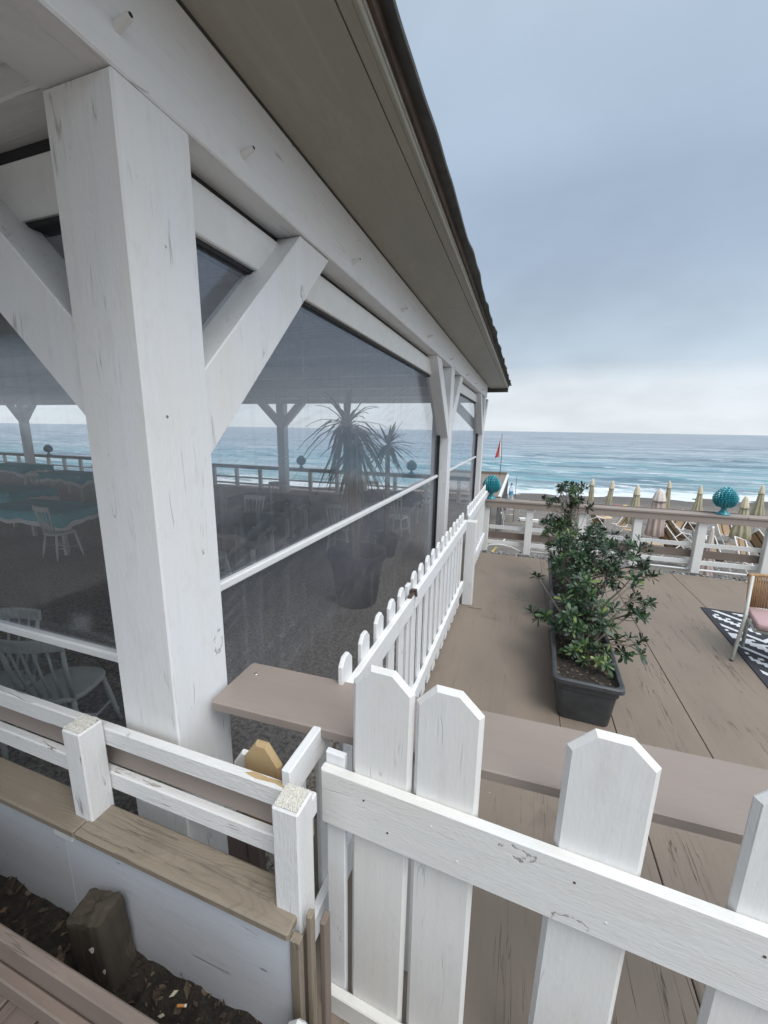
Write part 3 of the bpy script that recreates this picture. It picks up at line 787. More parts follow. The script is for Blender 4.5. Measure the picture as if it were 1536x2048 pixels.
# ---------------- front gate
def front_gate():
    G = thing('front_gate', 'broad white picket gate in the foreground with a thick top rail', 'gate')
    ang = -.052; c, s = math.cos(ang), math.sin(ang)
    o = Vector((-.560, 1.022, 0)); U = Vector((c, s, 0)); Wv = Vector((-s, c, 0))
    def F(u, w=0, tilt=0): return fr(o+U*u+Wv*w, U, Wv, Vector((0, 0, 1))+U*tilt)
    mb = MB()   # top rail, gently uneven
    mb.prism([(0, .905), (1.9, .905), (1.9, 1.118), (0, 1.122)], F(0, -.002), .034, .004)
    # grain must run along the rail
    mb.g = [(g[1], g[0], g[2]) for g in mb.g]
    mb.build('top_rail', 'white_gate', G)
    mb = MB(); mb.prism([(0, .0), (1.9, .0), (1.9, .10), (0, .10)], F(0, -.002), .034, .004); mb.g = [(g[1], g[0], g[2]) for g in mb.g]; mb.build('lower_rail', 'white_gate', G)
    mb = MB(); mb.prism([(0.0, .05), (.072, .05), (.072, 1.16), (0, 1.16)], F(.0, .0335), .024, .003); mb.build('stile', 'white', G)
    for u, w, zt, tl in ((.106, .207, 1.523, .006), (.333, .203, 1.512, -.004), (.732, .213, 1.502, .01), (1.135, .21, 1.50, .004), (1.55, .21, 1.5, 0)):
        mb = MB(); out = [(0, .06), (w, .06), (w, zt-.062), (w-.066, zt), (.060, zt), (0, zt-.066)]
        mb.prism(out, F(u-.013, .0325, tl), .030, .013); mb.build('picket', 'white_picket', G)
        for du, z in ((.055, 1.06), (.14, .97)):
            q = F(u+du, -.002) @ Vector((0, 0, z)); mb = MB(); mb.tube([q+Wv*.002, q-Wv*.0012], [.0042, .0036], 10); mb.build('nail', 'rust' if random.random() < .5 else 'white_gate', G)
front_gate()

# ---------------- plank rail on this side of the deck
T = thing('plank_shelf', 'long smooth taupe plank on the near railing behind the gate pickets', 'plank')
mb = MB(); a = R(2.1)
fx = fr((-1.108, 1.114, 0), (math.cos(a), math.sin(a), 0), (-math.sin(a), math.cos(a), 0), (0, 0, 1))
pl = MB(); o = [(.012, .0), (2.9, 0), (2.9, .29), (.012, .29), (0, .275), (0, .015)]
fp = fr((-1.108, 1.116, 1.128), (math.cos(a), math.sin(a), 0), (0, 0, 1), (-math.sin(a), math.cos(a), 0))
pl.prism(o, fp, .042, .005); pl.g = [(g[1], g[0], g[2]) for g in pl.g]; board = pl.build('board', 'brown', T)
mb = MB(); q = fx @ Vector((.07, .215, 1.17)); mb.lathe([(.0085, -.003), (.0085, .0015), (.006, .003), (.002, .0032)], q, 14); mb.build('screw', 'steel', board, smooth=True)
mb = MB(); mb.bar(fx @ Vector((.62, .14, 1.085)), fx @ Vector((2.85, .14, 1.085)), .06, .085); mb.build('bearer', 'brown_dark', T)
for u in (.80, 2.6):
    mb = MB(); q = fx @ Vector((u, .14, 0)); mb.box((q.x-.05, q.y-.05, 0), (q.x+.05, q.y+.05, 1.04), .005, 2); mb.build('leg', 'white', T)

# ---------------- low railing on the trench wall
def low_rail():
    Wl = thing('trench_wall', 'white board wall with a worn brown sill above the soil trench', 'low wall')
    mb = MB(); mb.box((-4.0, .792, .05), (-1.548, .815, .736), .002, 0); mb.build('panel', 'white_board', Wl)
    mb = MB(); mb.box((-1.545, .790, .05), (-.548, .815, .736), .002, 0); mb.build('panel', 'white_board', Wl)
    for x0, x1 in ((-4.0, -1.462), (-1.458, -.545)):   # the posts stand through notches in the sill
        mb = MB(); mb.box((x0, .772, .737), (x1, .906, .770), .006, 0); mb.build('sill', 'brown_worn', Wl)
    mb = MB(); mb.box((-1.6, .786, .69), (-1.50, .7915, .735), .002, 0); mb.build('patch', 'white_worn', Wl)
    mb = MB(); mb.box((-.546, .780, .05), (-.512, .806, .74), .003, 2); mb.build('end_board', 'brown_worn', Wl)
    mb = MB(); mb.box((-.544, .8165, .05), (-.525, .90, .70), .003, 2); mb.build('end_board', 'brown_dark', Wl)
    L = thing('low_railing', 'low white railing with a brown board on the trench wall', 'railing')
    mb = MB(); mb.box((-4.0, .916, 1.030), (-.535, .950, 1.108), .005, 0); mb.build('top_rail', 'white_worn', L)
    tr_ = L.children[0]
    mb = MB(); mb.prism([(0, .014), (.05, .006), (.12, .012), (.165, .005), (.162, .028), (.09, .024), (.03, .028)], fr((-.80, .917, 1.1076), (1, 0, 0), (0, 0, 1), (0, 1, 0)), .0012, .0002); mb.build('bare_patch', 'rawwood', tr_)
    mb = MB(); mb.box((-4.0, .916, .828), (-.630, .950, .908), .005, 0); mb.build('lower_rail', 'white_worn', L)
    mb = MB(); mb.box((-4.0, .9515, .905), (-.560, .972, 1.052), .004, 0); mb.build('middle_board', 'brown', L)
    for x0, x1, z in ((-1.525, -1.430, 1.150), (-.622, -.530, 1.150), (-2.45, -2.355, 1.15)):
        mb = MB(); mb.box((x0, .824, .60), (x1, .9145, z), .006, 2); p = mb.build('post', 'white_worn', L)
        # hairy sawn top
        mb = MB(); n = 34; vs = []; fs = []
        for j in range(n):
            for i in range(n):
                vs.append((x0+.006+(x1-x0-.012)*i/(n-1), .829+.079*j/(n-1), z+.0006+random.uniform(0, .0065)))
        for j in range(n-1):
            for i in range(n-1): fs.append((j*n+i, j*n+i+1, (j+1)*n+i+1, (j+1)*n+i))
        mb.add(vs, fs); mb.build('sawn_top', 'endgrain', p, recalc=False)
low_rail()
# trims beside the gate hinge
T = thing('hinge_post', 'narrow bare brown batten standing between the gate and the low railing', 'batten')
mb = MB(); mb.box((-.509, .815, .05), (-.489, .84, .80), .003, 2); mb.build('strip', 'brown_worn', T)
mb = MB(); mb.box((-.487, .86, .05), (-.468, .90, .72), .003, 2); mb.build('strip', 'brown_dark', T)
T = thing('cut_picket', 'white picket stump with a cut top at the bottom edge', 'picket')
mb = MB(); mb.prism(picket_outline(.085, .1, .555, .03, .03), fr((-.518, .70, 0), (1, 0, 0), (0, 1, 0), (0, 0, 1)), .03, .007); mb.build('board', 'white_worn', T)

# weathered stub and litter in the trench
T = thing('timber_stub', 'weathered mossy timber stub standing in the soil trench', 'post stub')
mb = MB(); mr = Matrix.Translation((-1.285, .722, .25)) @ Matrix.Rotation(R(8), 4, 'Z') @ Matrix.Rotation(R(3), 4, 'X')
NP, NL = 72, 26; vs = []; gs = []; fs = []
for j in range(NL+6):
    if j < NL: z, sh = .352*j/(NL-1), 0
    else: z, sh = .354+.004*(j-NL), (j-NL+1)/6.0
    for k in range(NP):
        a_ = 2*math.pi*k/NP; ca, sa = math.cos(a_), math.sin(a_); m_ = min(1/max(abs(ca), abs(sa)), 1.32)
        q = Vector((ca*m_*.072, sa*m_*.055, z))
        gr = mnoise.noise((q.x*90, q.y*90, z*5))*.0035+mnoise.noise((q.x*30, q.y*30, z*12))*.004
        if j >= NL-1: gr -= .004*max(0, mnoise.noise((q.x*40, q.y*40, 7)))*2+.003
        q += Vector((ca, sa, 0))*gr
        if j >= NL: q = Vector((q.x*(1-sh), q.y*(1-sh), .353+.007*mnoise.noise((q.x*(1-sh)*45, q.y*(1-sh)*45, 3))+.012*q.x/.07))
        elif j == NL-1: q.z += .012*q.x/.07
        vs.append(mr @ q); gs.append((q.z, q.x, q.y))
for j in range(NL+5):
    for k in range(NP): fs.append((j*NP+k, j*NP+(k+1) % NP, (j+1)*NP+(k+1) % NP, (j+1)*NP+k))
mb.add(vs, fs, gs)
st = mb.build('block', 'oldwood', T, smooth=True, autos=50)
for x, z, w, h in ((.030, .255, .012, .034), (.061, .16, .007, .028)):
    mb = MB(); mb.prism([(-w, 0), (-.2*w, -h*.5), (w*.6, -h*.2), (w, h*.5), (.1*w, h*.4)], mr @ fr((x, -.0605, z), (1, 0, 0), (0, 1, 0), (0, 0, 1)), .0012, .0002); mb.build('paint_fleck', 'white', st)
def litter():
    for (x, y, a, lab) in ((-.945, .72, 20, 'orange cigarette butt near the white wall in the trench'), (-.872, .655, -20, 'orange cigarette butt nearest the gate in the trench soil')):
        d = Vector((math.cos(R(a)), math.sin(R(a)), 0)); c = Vector((x, y, .318))
        T = thing('cigarette_butt', lab, 'cigarette butt', group='cigarette butts in the trench')
        mb = MB(); mb.tube([c-d*.014, c+d*.012], .0042, 10); mb.build('filter', 'butt', T); mb = MB(); mb.tube([c+d*.0122, c+d*.017], .0042, 10); mb.build('stub_end', 'foam', T)
    k = 0
    for (x, y, a, w, l) in ((-.93, .66, 70, .022, .055), (-.995, .735, 50, .014, .03), (-.99, .68, 10, .012, .025), (-.80, .70, 100, .02, .035)):
        lab = ['diamond shaped pale wood scrap between the cigarette butts', 'small pale wood chip near the white wall', 'tiny pale wood chip beside the stub', 'pale wood scrap half buried near the gate'][k]; k += 1
        m4 = Matrix.Translation((x, y, .316)) @ Euler((random.uniform(-.2, .2), random.uniform(-.2, .2), R(a))).to_matrix().to_4x4()
        mb = MB(); mb.add([m4 @ Vector(p) for p in ((-l/2, -w*.2, -.0015), (0, -w/2, -.0015), (l/2, w*.1, -.0015), (.1*l, w/2, -.0015), (-l/2, -w*.2, .0015), (0, -w/2, .0015), (l/2, w*.1, .0015), (.1*l, w/2, .0015))], [(0, 1, 2, 3), (4, 5, 6, 7), (0, 1, 5, 4), (1, 2, 6, 5), (2, 3, 7, 6), (3, 0, 4, 7)])
        tag(mb.build('wood_chip', 'paper'), lab, 'wood chip', 'wood chips in the trench')
    mb = MB()
    for i in range(420):
        x = random.uniform(-2.6, -.6); y = random.uniform(.51, .785); s = random.choice((.006, .008, .010, .014, .019, .026))
        m4 = Matrix.Translation((x, y, .300+random.uniform(0, .016))) @ Euler((random.uniform(-.7, .7), random.uniform(-.7, .7), random.uniform(0, 6.3))).to_matrix().to_4x4()
        mb.add([m4 @ Vector(p) for p in ((-s, 0, 0), (-.2*s, -.4*s, .15*s), (s, 0, 0), (-.1*s, .45*s, .15*s))], [(0, 1, 2), (0, 2, 3)])
    tag(mb.build('dead_leaves', 'leafdry', recalc=False), 'brown dead leaves littering the soil trench', 'leaves', kind='stuff')
litter()

# ================================================================ FAR DECK RAILING
def far_rail():
    T = thing('deck_railing', 'white and brown timber railing at the sea end of the deck', 'railing')
    y0 = 7.60
    for a, b in ((-.60, 3.40), (3.404, 8.5), (8.504, 13.4)):
        mb = MB(); mb.box((a, y0-.01, .955), (b, y0+.235, .992), .005, 0); mb.build('cap_board', 'brown', T)
    mb = MB(); mb.box((-.56, y0+.005, .850), (13.4, y0+.045, .9545), .004, 0); mb.build('apron', 'brown', T)
    mb = MB(); mb.box((-.56, y0+.20, .93), (13.4, y0+.225, .9545), .004, 0); mb.build('back_apron', 'brown_dark', T)
    mb = MB(); mb.box((.2, y0+.237, .955), (3.39, y0+.252, 1.008), .003, 0); mb.build('back_lip', 'brown_dark', T)
    for x in (-.63, .15, 1.03, 1.885, 2.80, 3.72, 4.6, 5.5, 6.4, 7.3):
        mb = MB(); mb.box((x, y0+.048, -.02), (x+.125, y0+.16, .853 if x > -.6 else .95), .008, 2); mb.build('post', 'white_gate', T)
    for z0, z1 in ((.405, .478), (.10, .178)):
        mb = MB(); mb.box((-.5, y0+.162, z0), (13.4, y0+.192, z1), .004, 0); mb.build('mid_rail', 'white_gate', T)
    mb = MB(); mb.box((-.5, y0+.194, .215), (13.4, y0+.214, .345), .004, 0); mb.build('mid_board', 'brown_dark', T)
    mb = MB(); mb.tube([(.30, 7.73, .03), (3, 7.745, .02), (13, 7.75, .025)], .017, 10)
    tag(mb.build('water_pipe', 'white_plastic', smooth=True), 'white pipe running along the foot of the deck railing', 'pipe')
    mb = MB(); mb.tube([(-.56, 7.70, .03), (-.45, 7.73, .09), (-.25, 7.75, .105), (-.05, 7.74, .08), (.10, 7.72, .02), (.16, 7.71, .0)], .012, 8)
    tag(mb.build('hose', 'white_plastic', smooth=True), 'bent white hose at the corner of the deck railing', 'hose')
far_rail()

# ---------------- ceramic pine cones
def egg(t):
    k = (t-.40)/.60 if t > .40 else (t-.40)/.46
    return .150*(max(.001, 1-abs(k)**1.75)**(.72 if k > 0 else .5))
def pine_cone():
    T = thing('ceramic_pine_cone', 'x', 'ornament')
    prof = [(.088, 0), (.092, .008), (.090, .016), (.060, .045), (.040, .075), (.036, .10), (.044, .118), (.058, .125)]
    mb = MB(); mb.lathe(prof, (0, 0, 0), 32); mb.build('foot', 'teal_glaze', T, smooth=True, autos=50)
    mb = MB(); n = 40; prof = []
    for i in range(18):
        t = i/17; z = .118+.330*t
        r = egg(t)
        prof.append((max(.004, r*.93), z))
    mb.lathe(prof, (0, 0, 0), n); 
    rows = 12
    for j in range(rows):
        t = (j+.5)/rows; z = .122+.315*t
        r = egg(t)
        cnt = max(6, int(2*math.pi*r/.040))
        for k in range(cnt):
            a = 2*math.pi*(k+.5*(j % 2))/cnt
            rad = Vector((math.cos(a), math.sin(a), 0)); tg = Vector((-math.sin(a), math.cos(a), 0)); up = Vector((0, 0, 1))
            c = rad*r+up*z; h = .019; w = math.pi*r/cnt*1.1
            tip = c+rad*.027+up*.010
            vs = [c-tg*w, c-up*h*.9+rad*.003, c+tg*w, c+up*h*1.3-rad*.004, tip, ]
            mb.add(vs, [(0, 1, 4), (1, 2, 4), (2, 3, 4), (3, 0, 4)])
    mb.build('cone', 'teal_glaze', T, recalc=False)
    return T
pc = pine_cone()
cones = [((3.115, 7.71, .992), 'turquoise ceramic pine cone on the railing above the beach umbrellas', 1.0),
         ((-.50, 7.72, .992), 'turquoise ceramic pine cone on the railing corner beside the water bottle', 1.0),
         ((-3.35, 12.50, .84), 'turquoise pine cone on the sea railing nearest the pavilion corner', 1.0),
         ((-7.40, 12.50, .84), 'turquoise pine cone on the sea railing behind the palm leaves', 1.0),
         ((-20.6, 12.50, .84), 'turquoise pine cone on the sea railing seen left of the big post', 1.05)]
for i, (l, lab, sc) in enumerate(cones):
    o = pc if i == 0 else copy_tree(pc)
    o.location = l; o['label'] = lab; o['group'] = 'ceramic pine cones on the railings'; o.rotation_euler = (0, 0, i*.4); o.scale = (sc, sc, sc)

T = thing('water_bottle', 'clear plastic water bottle standing on the railing by the pine cone', 'bottle', (-.145, 7.72, .9925))
mb = MB(); mb.lathe([(.036, 0), (.040, .006), (.041, .05), (.037, .075), (.041, .10), (.041, .19), (.036, .22), (.016, .27), (.014, .285)], (0, 0, 0), 20); mb.build('body', 'pet', T, smooth=True)
mb = MB(); mb.lathe([(.016, .286), (.016, .308), (.014, .31)], (0, 0, 0), 16); mb.build('cap', 'cable', T)
mb = MB(); mb.lathe([(.0418, .10), (.0418, .16)], (0, 0, 0), 20); mb.build('wrapper', 'blue', T)

# ================================================================ PLANTERS AND SHRUBS
def planter(loc, rz, label, L=1.3):
    T = thing('planter_box', label, 'planter', loc, rz, 'planters on the deck')
    def ring(w, l, z, r=.05):
        pts = []
        for cx, cy, a0 in ((w/2-r, l/2-r, 0), (-w/2+r, l/2-r, 90), (-w/2+r, -l/2+r, 180), (w/2-r, -l/2+r, 270)):
            for k in range(4):
                a = R(a0+30*k); pts.append((cx+r*math.cos(a), cy+r*math.sin(a), z))
        return pts
    rings = [ring(.36, L-.10, 0), ring(.375, L-.09, .01), ring(.425, L-.035, .27), ring(.428, L-.033, .275), ring(.445, L-.01, .285), ring(.455, L, .335), ring(.50, L+.05, .345), ring(.50, L+.05, .375), ring(.475, L+.025, .384), ring(.435, L-.02, .380), ring(.428, L-.03, .36), ring(.40, L-.06, .20)]
    n = 16; mb = MB(); vs = [p for r_ in rings for p in r_]; fs = []
    for i in range(len(rings)-1):
        for k in range(n): fs.append((i*n+k, i*n+(k+1) % n, (i+1)*n+(k+1) % n, (i+1)*n+k))
    fs.append(tuple(range(n))[::-1]); mb.add(vs, fs)
    mb.build('box', 'planter', T, smooth=True, autos=32)
    mb = MB(); nx, ny = 14, 36; vs = []; fs = []
    for j in range(ny):
        for i in range(nx):
            x = -.212+.424*i/(nx-1); y = -L/2+.02+(L-.04)*j/(ny-1); vs.append((x, y, .325+.014*mnoise.noise((x*14, y*14, 1))))
    for j in range(ny-1):
        for i in range(nx-1): fs.append((j*nx+i, j*nx+i+1, (j+1)*nx+i+1, (j+1)*nx+i))
    mb.add(vs, fs); mb.build('soil', 'soil', T, recalc=False)
    return T
planter((.645, 3.86, 0), R(-2.0), 'long dark grey plastic planter nearest the gate, filled with a shrub', 1.55)
planter((.715, 5.55, 0), R(-2.0), 'long dark grey plastic planter nearer the sea railing', 1.55)

LEAF = [(0, 0), (.25, .30), (.6, .62), (.85, .60), (1.0, .12)]
def rosette(mb, c, ax, n, size, rnd0):
    ax = ax.normalized(); t = ax.cross(Vector((.3, .5, .8))).normalized(); b = ax.cross(t)
    for k in range(n):
        a = k*2.39996+random.uniform(-.3, .3); q = k/n
        th = R(18+70*q+random.uniform(-10, 14))
        out = t*math.cos(a)+b*math.sin(a)
        d = (ax*math.cos(th)+out*math.sin(th)).normalized()
        sd_ = d.cross(ax); sd_ = sd_.normalized() if sd_.length > .01 else t
        nn = sd_.cross(d)
        L = size*random.uniform(.6, 1.2)*(.65+.45*q); wd = L*random.uniform(.28, .36)*.5
        base = c-ax*(.022*q)
        vs = []
        for (u, w) in LEAF:
            p = base+d*(L*u)+nn*(L*.16*(u*u))*(-1 if random.random() < 0 else -1)
            vs += [p-sd_*(wd*w*1.5)+nn*(.10*wd), p-nn*.0, p+sd_*(wd*w*1.5)+nn*(.10*wd)]
        fs = []
        for i in range(len(LEAF)-1):
            j = i*3; fs += [(j, j+1, j+4, j+3), (j+1, j+2, j+5, j+4)]
        r = min(1, max(0, rnd0+random.gauss(0, .20)))
        mb.add(vs, fs, rnd=r)
def shrub(label, stems, clusters, name='pittosporum_shrub', group=None):
    T = thing(name, label, 'shrub', group=group)
    bmb = MB(); lmb = MB()
    for (base, c, rad, n, tint, start) in clusters:
        base, c = Vector(base), Vector(c); rad = Vector(rad)
        mid = base.lerp(c, .5)+Vector((random.uniform(-.06, .06), random.uniform(-.06, .06), .04))
        pts = []
        for i in range(9):
            t = i/8; p = base*(1-t)**2+mid*2*t*(1-t)+c*t*t
            p += Vector((mnoise.noise((p.x*7, p.y*7, p.z*7)), mnoise.noise((p.y*7, p.z*7, p.x*7)), 0))*.02; pts.append(p)
        if start >= 0: bmb.tube(pts, [.013-.009*i/8 for i in range(9)], 7)
        for _ in range(int(n*.84+.5)):
            while True:
                q = Vector((random.uniform(-1, 1), random.uniform(-1, 1), random.uniform(-1, 1)))
                if q.length < 1 and (n < 5 or q.length > .35 or random.random() < .35): break
            tip = c+Vector((q.x*rad.x, q.y*rad.y, q.z*rad.z))
            k = random.randint(4, 8); s0 = pts[k] if start >= 0 else pts[-1]
            if start >= 0:
                d0 = tip-s0; mm = s0.lerp(tip, .55)+Vector((random.uniform(-.025, .025), random.uniform(-.025, .025), -.10*d0.length))
                bmb.tube([s0, mm, tip], [.0042, .0032, .0022], 5, False)
            else: mm = c
            ax = (tip-mm).normalized()*.8+Vector((0, 0, .55))+Vector((q.x, q.y, 0))*.4
            rosette(lmb, tip, ax, random.randint(11, 16), random.uniform(.072, .100), tint-.06+random.uniform(-.12, .22))
    bmb.build('branches', 'bark', T, smooth=True)
    lmb.build('foliage', 'leaf', T, recalc=False, smooth=True)
    return T
random.seed(21)
b1 = (.70, 3.75, .32); b2 = (.74, 4.15, .32); b0 = (.66, 3.45, .32)
shrub('bushy green shrub with bare lower stems in the planter nearest the gate', None, [
    (b1, (.52, 3.75, .62), (.20, .22, .13), 26, .42, 1),
    (b0, (.60, 3.55, .52), (.18, .15, .12), 14, .55, 1),
    (b1, (.74, 3.85, .66), (.22, .22, .16), 26, .35, 1),
    (b2, (.66, 4.25, .78), (.24, .26, .18), 44, .36, 1),
    (b1, (.33, 3.95, .48), (.10, .14, .07), 5, .45, 1),
    (b1, (1.02, 3.75, .42), (.13, .12, .10), 9, .30, 1),
    (b2, (1.14, 4.0, .66), (.10, .12, .08), 8, .28, 1),
    (b2, (1.10, 4.15, .95), (.20, .14, .05), 6, .30, 1),
    (b1, (1.08, 3.95, .80), (.07, .07, .12), 3, .3, 1),
    (b0, (.70, 3.4, .45), (.18, .10, .08), 7, .6, 1),
    (b2, (.90, 4.35, .82), (.18, .2, .16), 22, .34, 1),
    (b1, (.22, 4.0, .47), (.03, .03, .03), 2, .30, 1),
    (b1, (.27, 4.6, .66), (.03, .03, .03), 2, .30, 1),
    (b2, (1.40, 4.75, .80), (.10, .10, .06), 4, .30, 1),
    (b1, (1.24, 4.2, .66), (.07, .08, .06), 4, .28, 1),
    (b0, (.56, 3.5, .40), (.12, .12, .06), 6, .7, 1),
])
c1 = (.72, 5.0, .32); c2 = (.74, 5.5, .32); c3 = (.76, 6.1, .32)
shrub('tall dense green shrub in the planter nearer the sea railing', None, [
    (c1, (.62, 4.95, .80), (.26, .25, .24), 55, .38, 1),
    (c1, (.90, 4.95, .86), (.22, .22, .20), 44, .26, 1),
    (c2, (.58, 5.4, .95), (.26, .28, .20), 55, .55, 1),
    (c2, (.95, 5.3, 1.02), (.24, .22, .13), 34, .28, 1),
    (c2, (1.22, 5.0, .98), (.22, .2, .13), 26, .22, 1),
    (c2, (1.34, 5.0, .80), (.12, .12, .12), 9, .28, 1),
    (c3, (.60, 6.2, .92), (.26, .2, .16), 26, .42, 1),
    (c3, (.48, 6.1, 1.0), (.12, .12, .09), 12, .25, 1),
    (c3, (.70, 6.3, 1.0), (.06, .06, .16), 9, .32, 1),
    (c3, (.68, 6.3, 1.43), (.26, .22, .09), 40, .38, 1),
    (c3, (.60, 6.3, 1.24), (.28, .22, .07), 20, .34, 1),
    (c3, (.84, 6.3, 1.24), (.20, .22, .10), 16, .32, 1),
])

# ================================================================ RUG AND LOUNGE CHAIR
mb = MB(); mb.box((0, -3.4, .0), (1.7, 0, .009), .002, 1)
rug = mb.build('patterned_rug', 'rug'); rug.location = (2.392, 6.04, .0015); rug.rotation_euler = (0, 0, R(-3.6))
tag(rug, 'black and white zigzag patterned rug lying on the brown deck', 'rug')
def lounge_chair():
    T = thing('lounge_chair', 'woven tan backed chair with a pink cushion beside the rug', 'chair', (2.60, 4.74, 0), R(-13))
    for s in (-1, 1):
        x = s*.29; xo = s*.335
        mb = MB(); mb.tube([(xo+s*.055, -.20, 0), (x*1.09, -.02, .43), (x*.98, .16, .82)], [.016, .016, .014], 14); l = mb.build('leg', 'sage', T, smooth=True)
        mb = MB(); mb.lathe([(.017, 0), (.017, .012)], (xo+s*.055, -.20, .0), 12); mb.build('foot', 'black', l)
        mb = MB(); mb.tube([(xo*.72, .20, 0), (x*.9, .12, .40), (x*.98, .04, .43)], [.016, .016, .014], 14); mb.build('leg', 'sage', T, smooth=True)
    mb = MB(); mb.tube([(-.28, -.24, .385), (.28, -.24, .385), (.27, .24, .40), (-.27, .24, .40), (-.28, -.24, .385)], .014, 12); mb.build('seat_frame', 'sage', T, smooth=True)
    # cushion
    mb = MB(); mb.box((-.275, -.27, .405), (.275, .20, .475), .028, 0); mb.build('cushion', 'pink', T, smooth=True, autos=60)
    # woven back: top hoop and straps down to a lower hoop
    def hoop(z, y, w, bend):
        return [Vector((w*math.sin(R(a))/math.sin(R(70)), y-bend*(1-math.cos(R(a))), z)) for a in range(-70, 71, 10)]
    top = hoop(.81, .30, .31, .16); low = hoop(.46, .245, .285, .12)
    mb = MB(); mb.tube(top, .019, 12); b = mb.build('backrest', 'rope', T, smooth=True)
    mb = MB(); mb.tube(low, .012, 10); mb.build('lower_hoop', 'sage', b, smooth=True)
    mb = MB()
    N = 62
    for i in range(N):
        t = i/(N-1)*(len(top)-1); k = min(int(t), len(top)-2); f = t-k
        p = top[k].lerp(top[k+1], f); q = low[k].lerp(low[k+1], f); o_ = Vector((0, .012 if i % 2 else -.012, 0))
        mb.tube([p+o_, p.lerp(q, .5)+o_*.6, q+o_*.5], .0052, 6)
    mb.build('woven_strap', 'rope', b, smooth=True)
lounge_chair()

# ================================================================ INTERIOR
def windsor():
    T = thing('spindle_chair', 'x', 'chair')
    # seat slab
    out = []
    for k in range(20):
        a = 2*math.pi*k/20; ca, sa = math.cos(a), math.sin(a)
        out.append((.215*math.copysign(abs(ca)**.7, ca), .205*math.copysign(abs(sa)**.7, sa)*(1.0)))
    mb = MB(); mb.prism(out, fr((0, 0, .425), (1, 0, 0), (0, 0, 1), (0, 1, 0)), .035, .008); mb.build('seat', 'chair_paint', T)
    for sx in (-1, 1):
        for sy in (-1, 1):
            a, b = Vector((sx*.155, sy*.14, .43)), Vector((sx*.21, sy*.20, 0)); mb = MB()
            pts = [a.lerp(b, t) for t in (0, .12, .16, .2, .5, .72, .76, .8, 1)]
            mb.tube(pts, [.015, .019, .014, .019, .021, .016, .021, .015, .011], 12); mb.build('leg', 'chair_paint', T, smooth=True)
    mb = MB(); mb.tube([(-.185, -.17, .2), (-.19, .17, .2)], .009, 8); mb.build('stretcher', 'chair_paint', T, smooth=True)
    mb = MB(); mb.tube([(.185, -.17, .2), (.19, .17, .2)], .009, 8); mb.build('stretcher', 'chair_paint', T, smooth=True)
    mb = MB(); mb.tube([(-.187, 0, .2), (.187, 0, .2)], .009, 8); mb.build('stretcher', 'chair_paint', T, smooth=True)
    for i in range(6):
        t = (i/5-.5); mb = MB(); mb.tube([(t*.33, .165-.06*t*t, .455), (t*.36, .215-.09*t*t, .66), (t*.40, .255-.14*t*t, .86)], [.010, .0085, .007] if 0 < i < 5 else [.014, .015, .012], 8)
        mb.build('spindle', 'chair_paint', T, smooth=True)
    mb = MB(); N = 12
    pts = [Vector((.44*(k/N-.5), .26-.14*(k/N-.5)**2, .885)) for k in range(N+1)]
    for a, b in zip(pts, pts[1:]): mb.bar(a, b+(b-a)*.02, .022, .085, bev=.006)
    mb.build('crest_rail', 'chair_paint', T)
    return T
wc = windsor()
CH = [(-2.93, 1.66, 200, 'pale spindle chair just inside the near clear blind behind the low railing'),
      (-7.35, 4.45, 175, 'spindle chair facing the scalloped white tablecloth'),
      (-8.9, 3.5, 160, 'spindle chair at the left frame edge under the tablecloth'),
      (-4.1, 4.35, 190, 'spindle chair dimly seen above the white blind bar'),
      (-4.9, 6.3, 10, 'spindle chair at the dark table behind the first blind'),
      (-3.1, 6.6, 185, 'spindle chair in the middle of the blind beyond the bucket'),
      (-2.4, 7.9, 170, 'spindle chair near the second side post inside'),
      (-5.6, 8.3, 30, 'spindle chair beside the sea side post inside'),
      (-9.8, 8.6, 5, 'spindle chair among the teal tables before the sea railing'),
      (-12.6, 7.4, 180, 'spindle chair farther left among the teal tables'),
      (-3.6, 9.4, 20, 'spindle chair closest to the sea railing inside'),
      (-13.5, 9.8, 190, 'spindle chair at the hindmost teal table'),
      (-2.2, 9.9, 200, 'spindle chair behind the second blind'),
      (-3.35, 1.45, 20, 'spindle chair cut by the left frame edge close inside')]
for i, (x, y, a, lab) in enumerate(CH):
    o = wc if i == 0 else copy_tree(wc)
    o.location = (x, y, -.003); o.rotation_euler = (0, 0, R(a)); o['label'] = lab; o['group'] = 'spindle chairs in the pavilion'

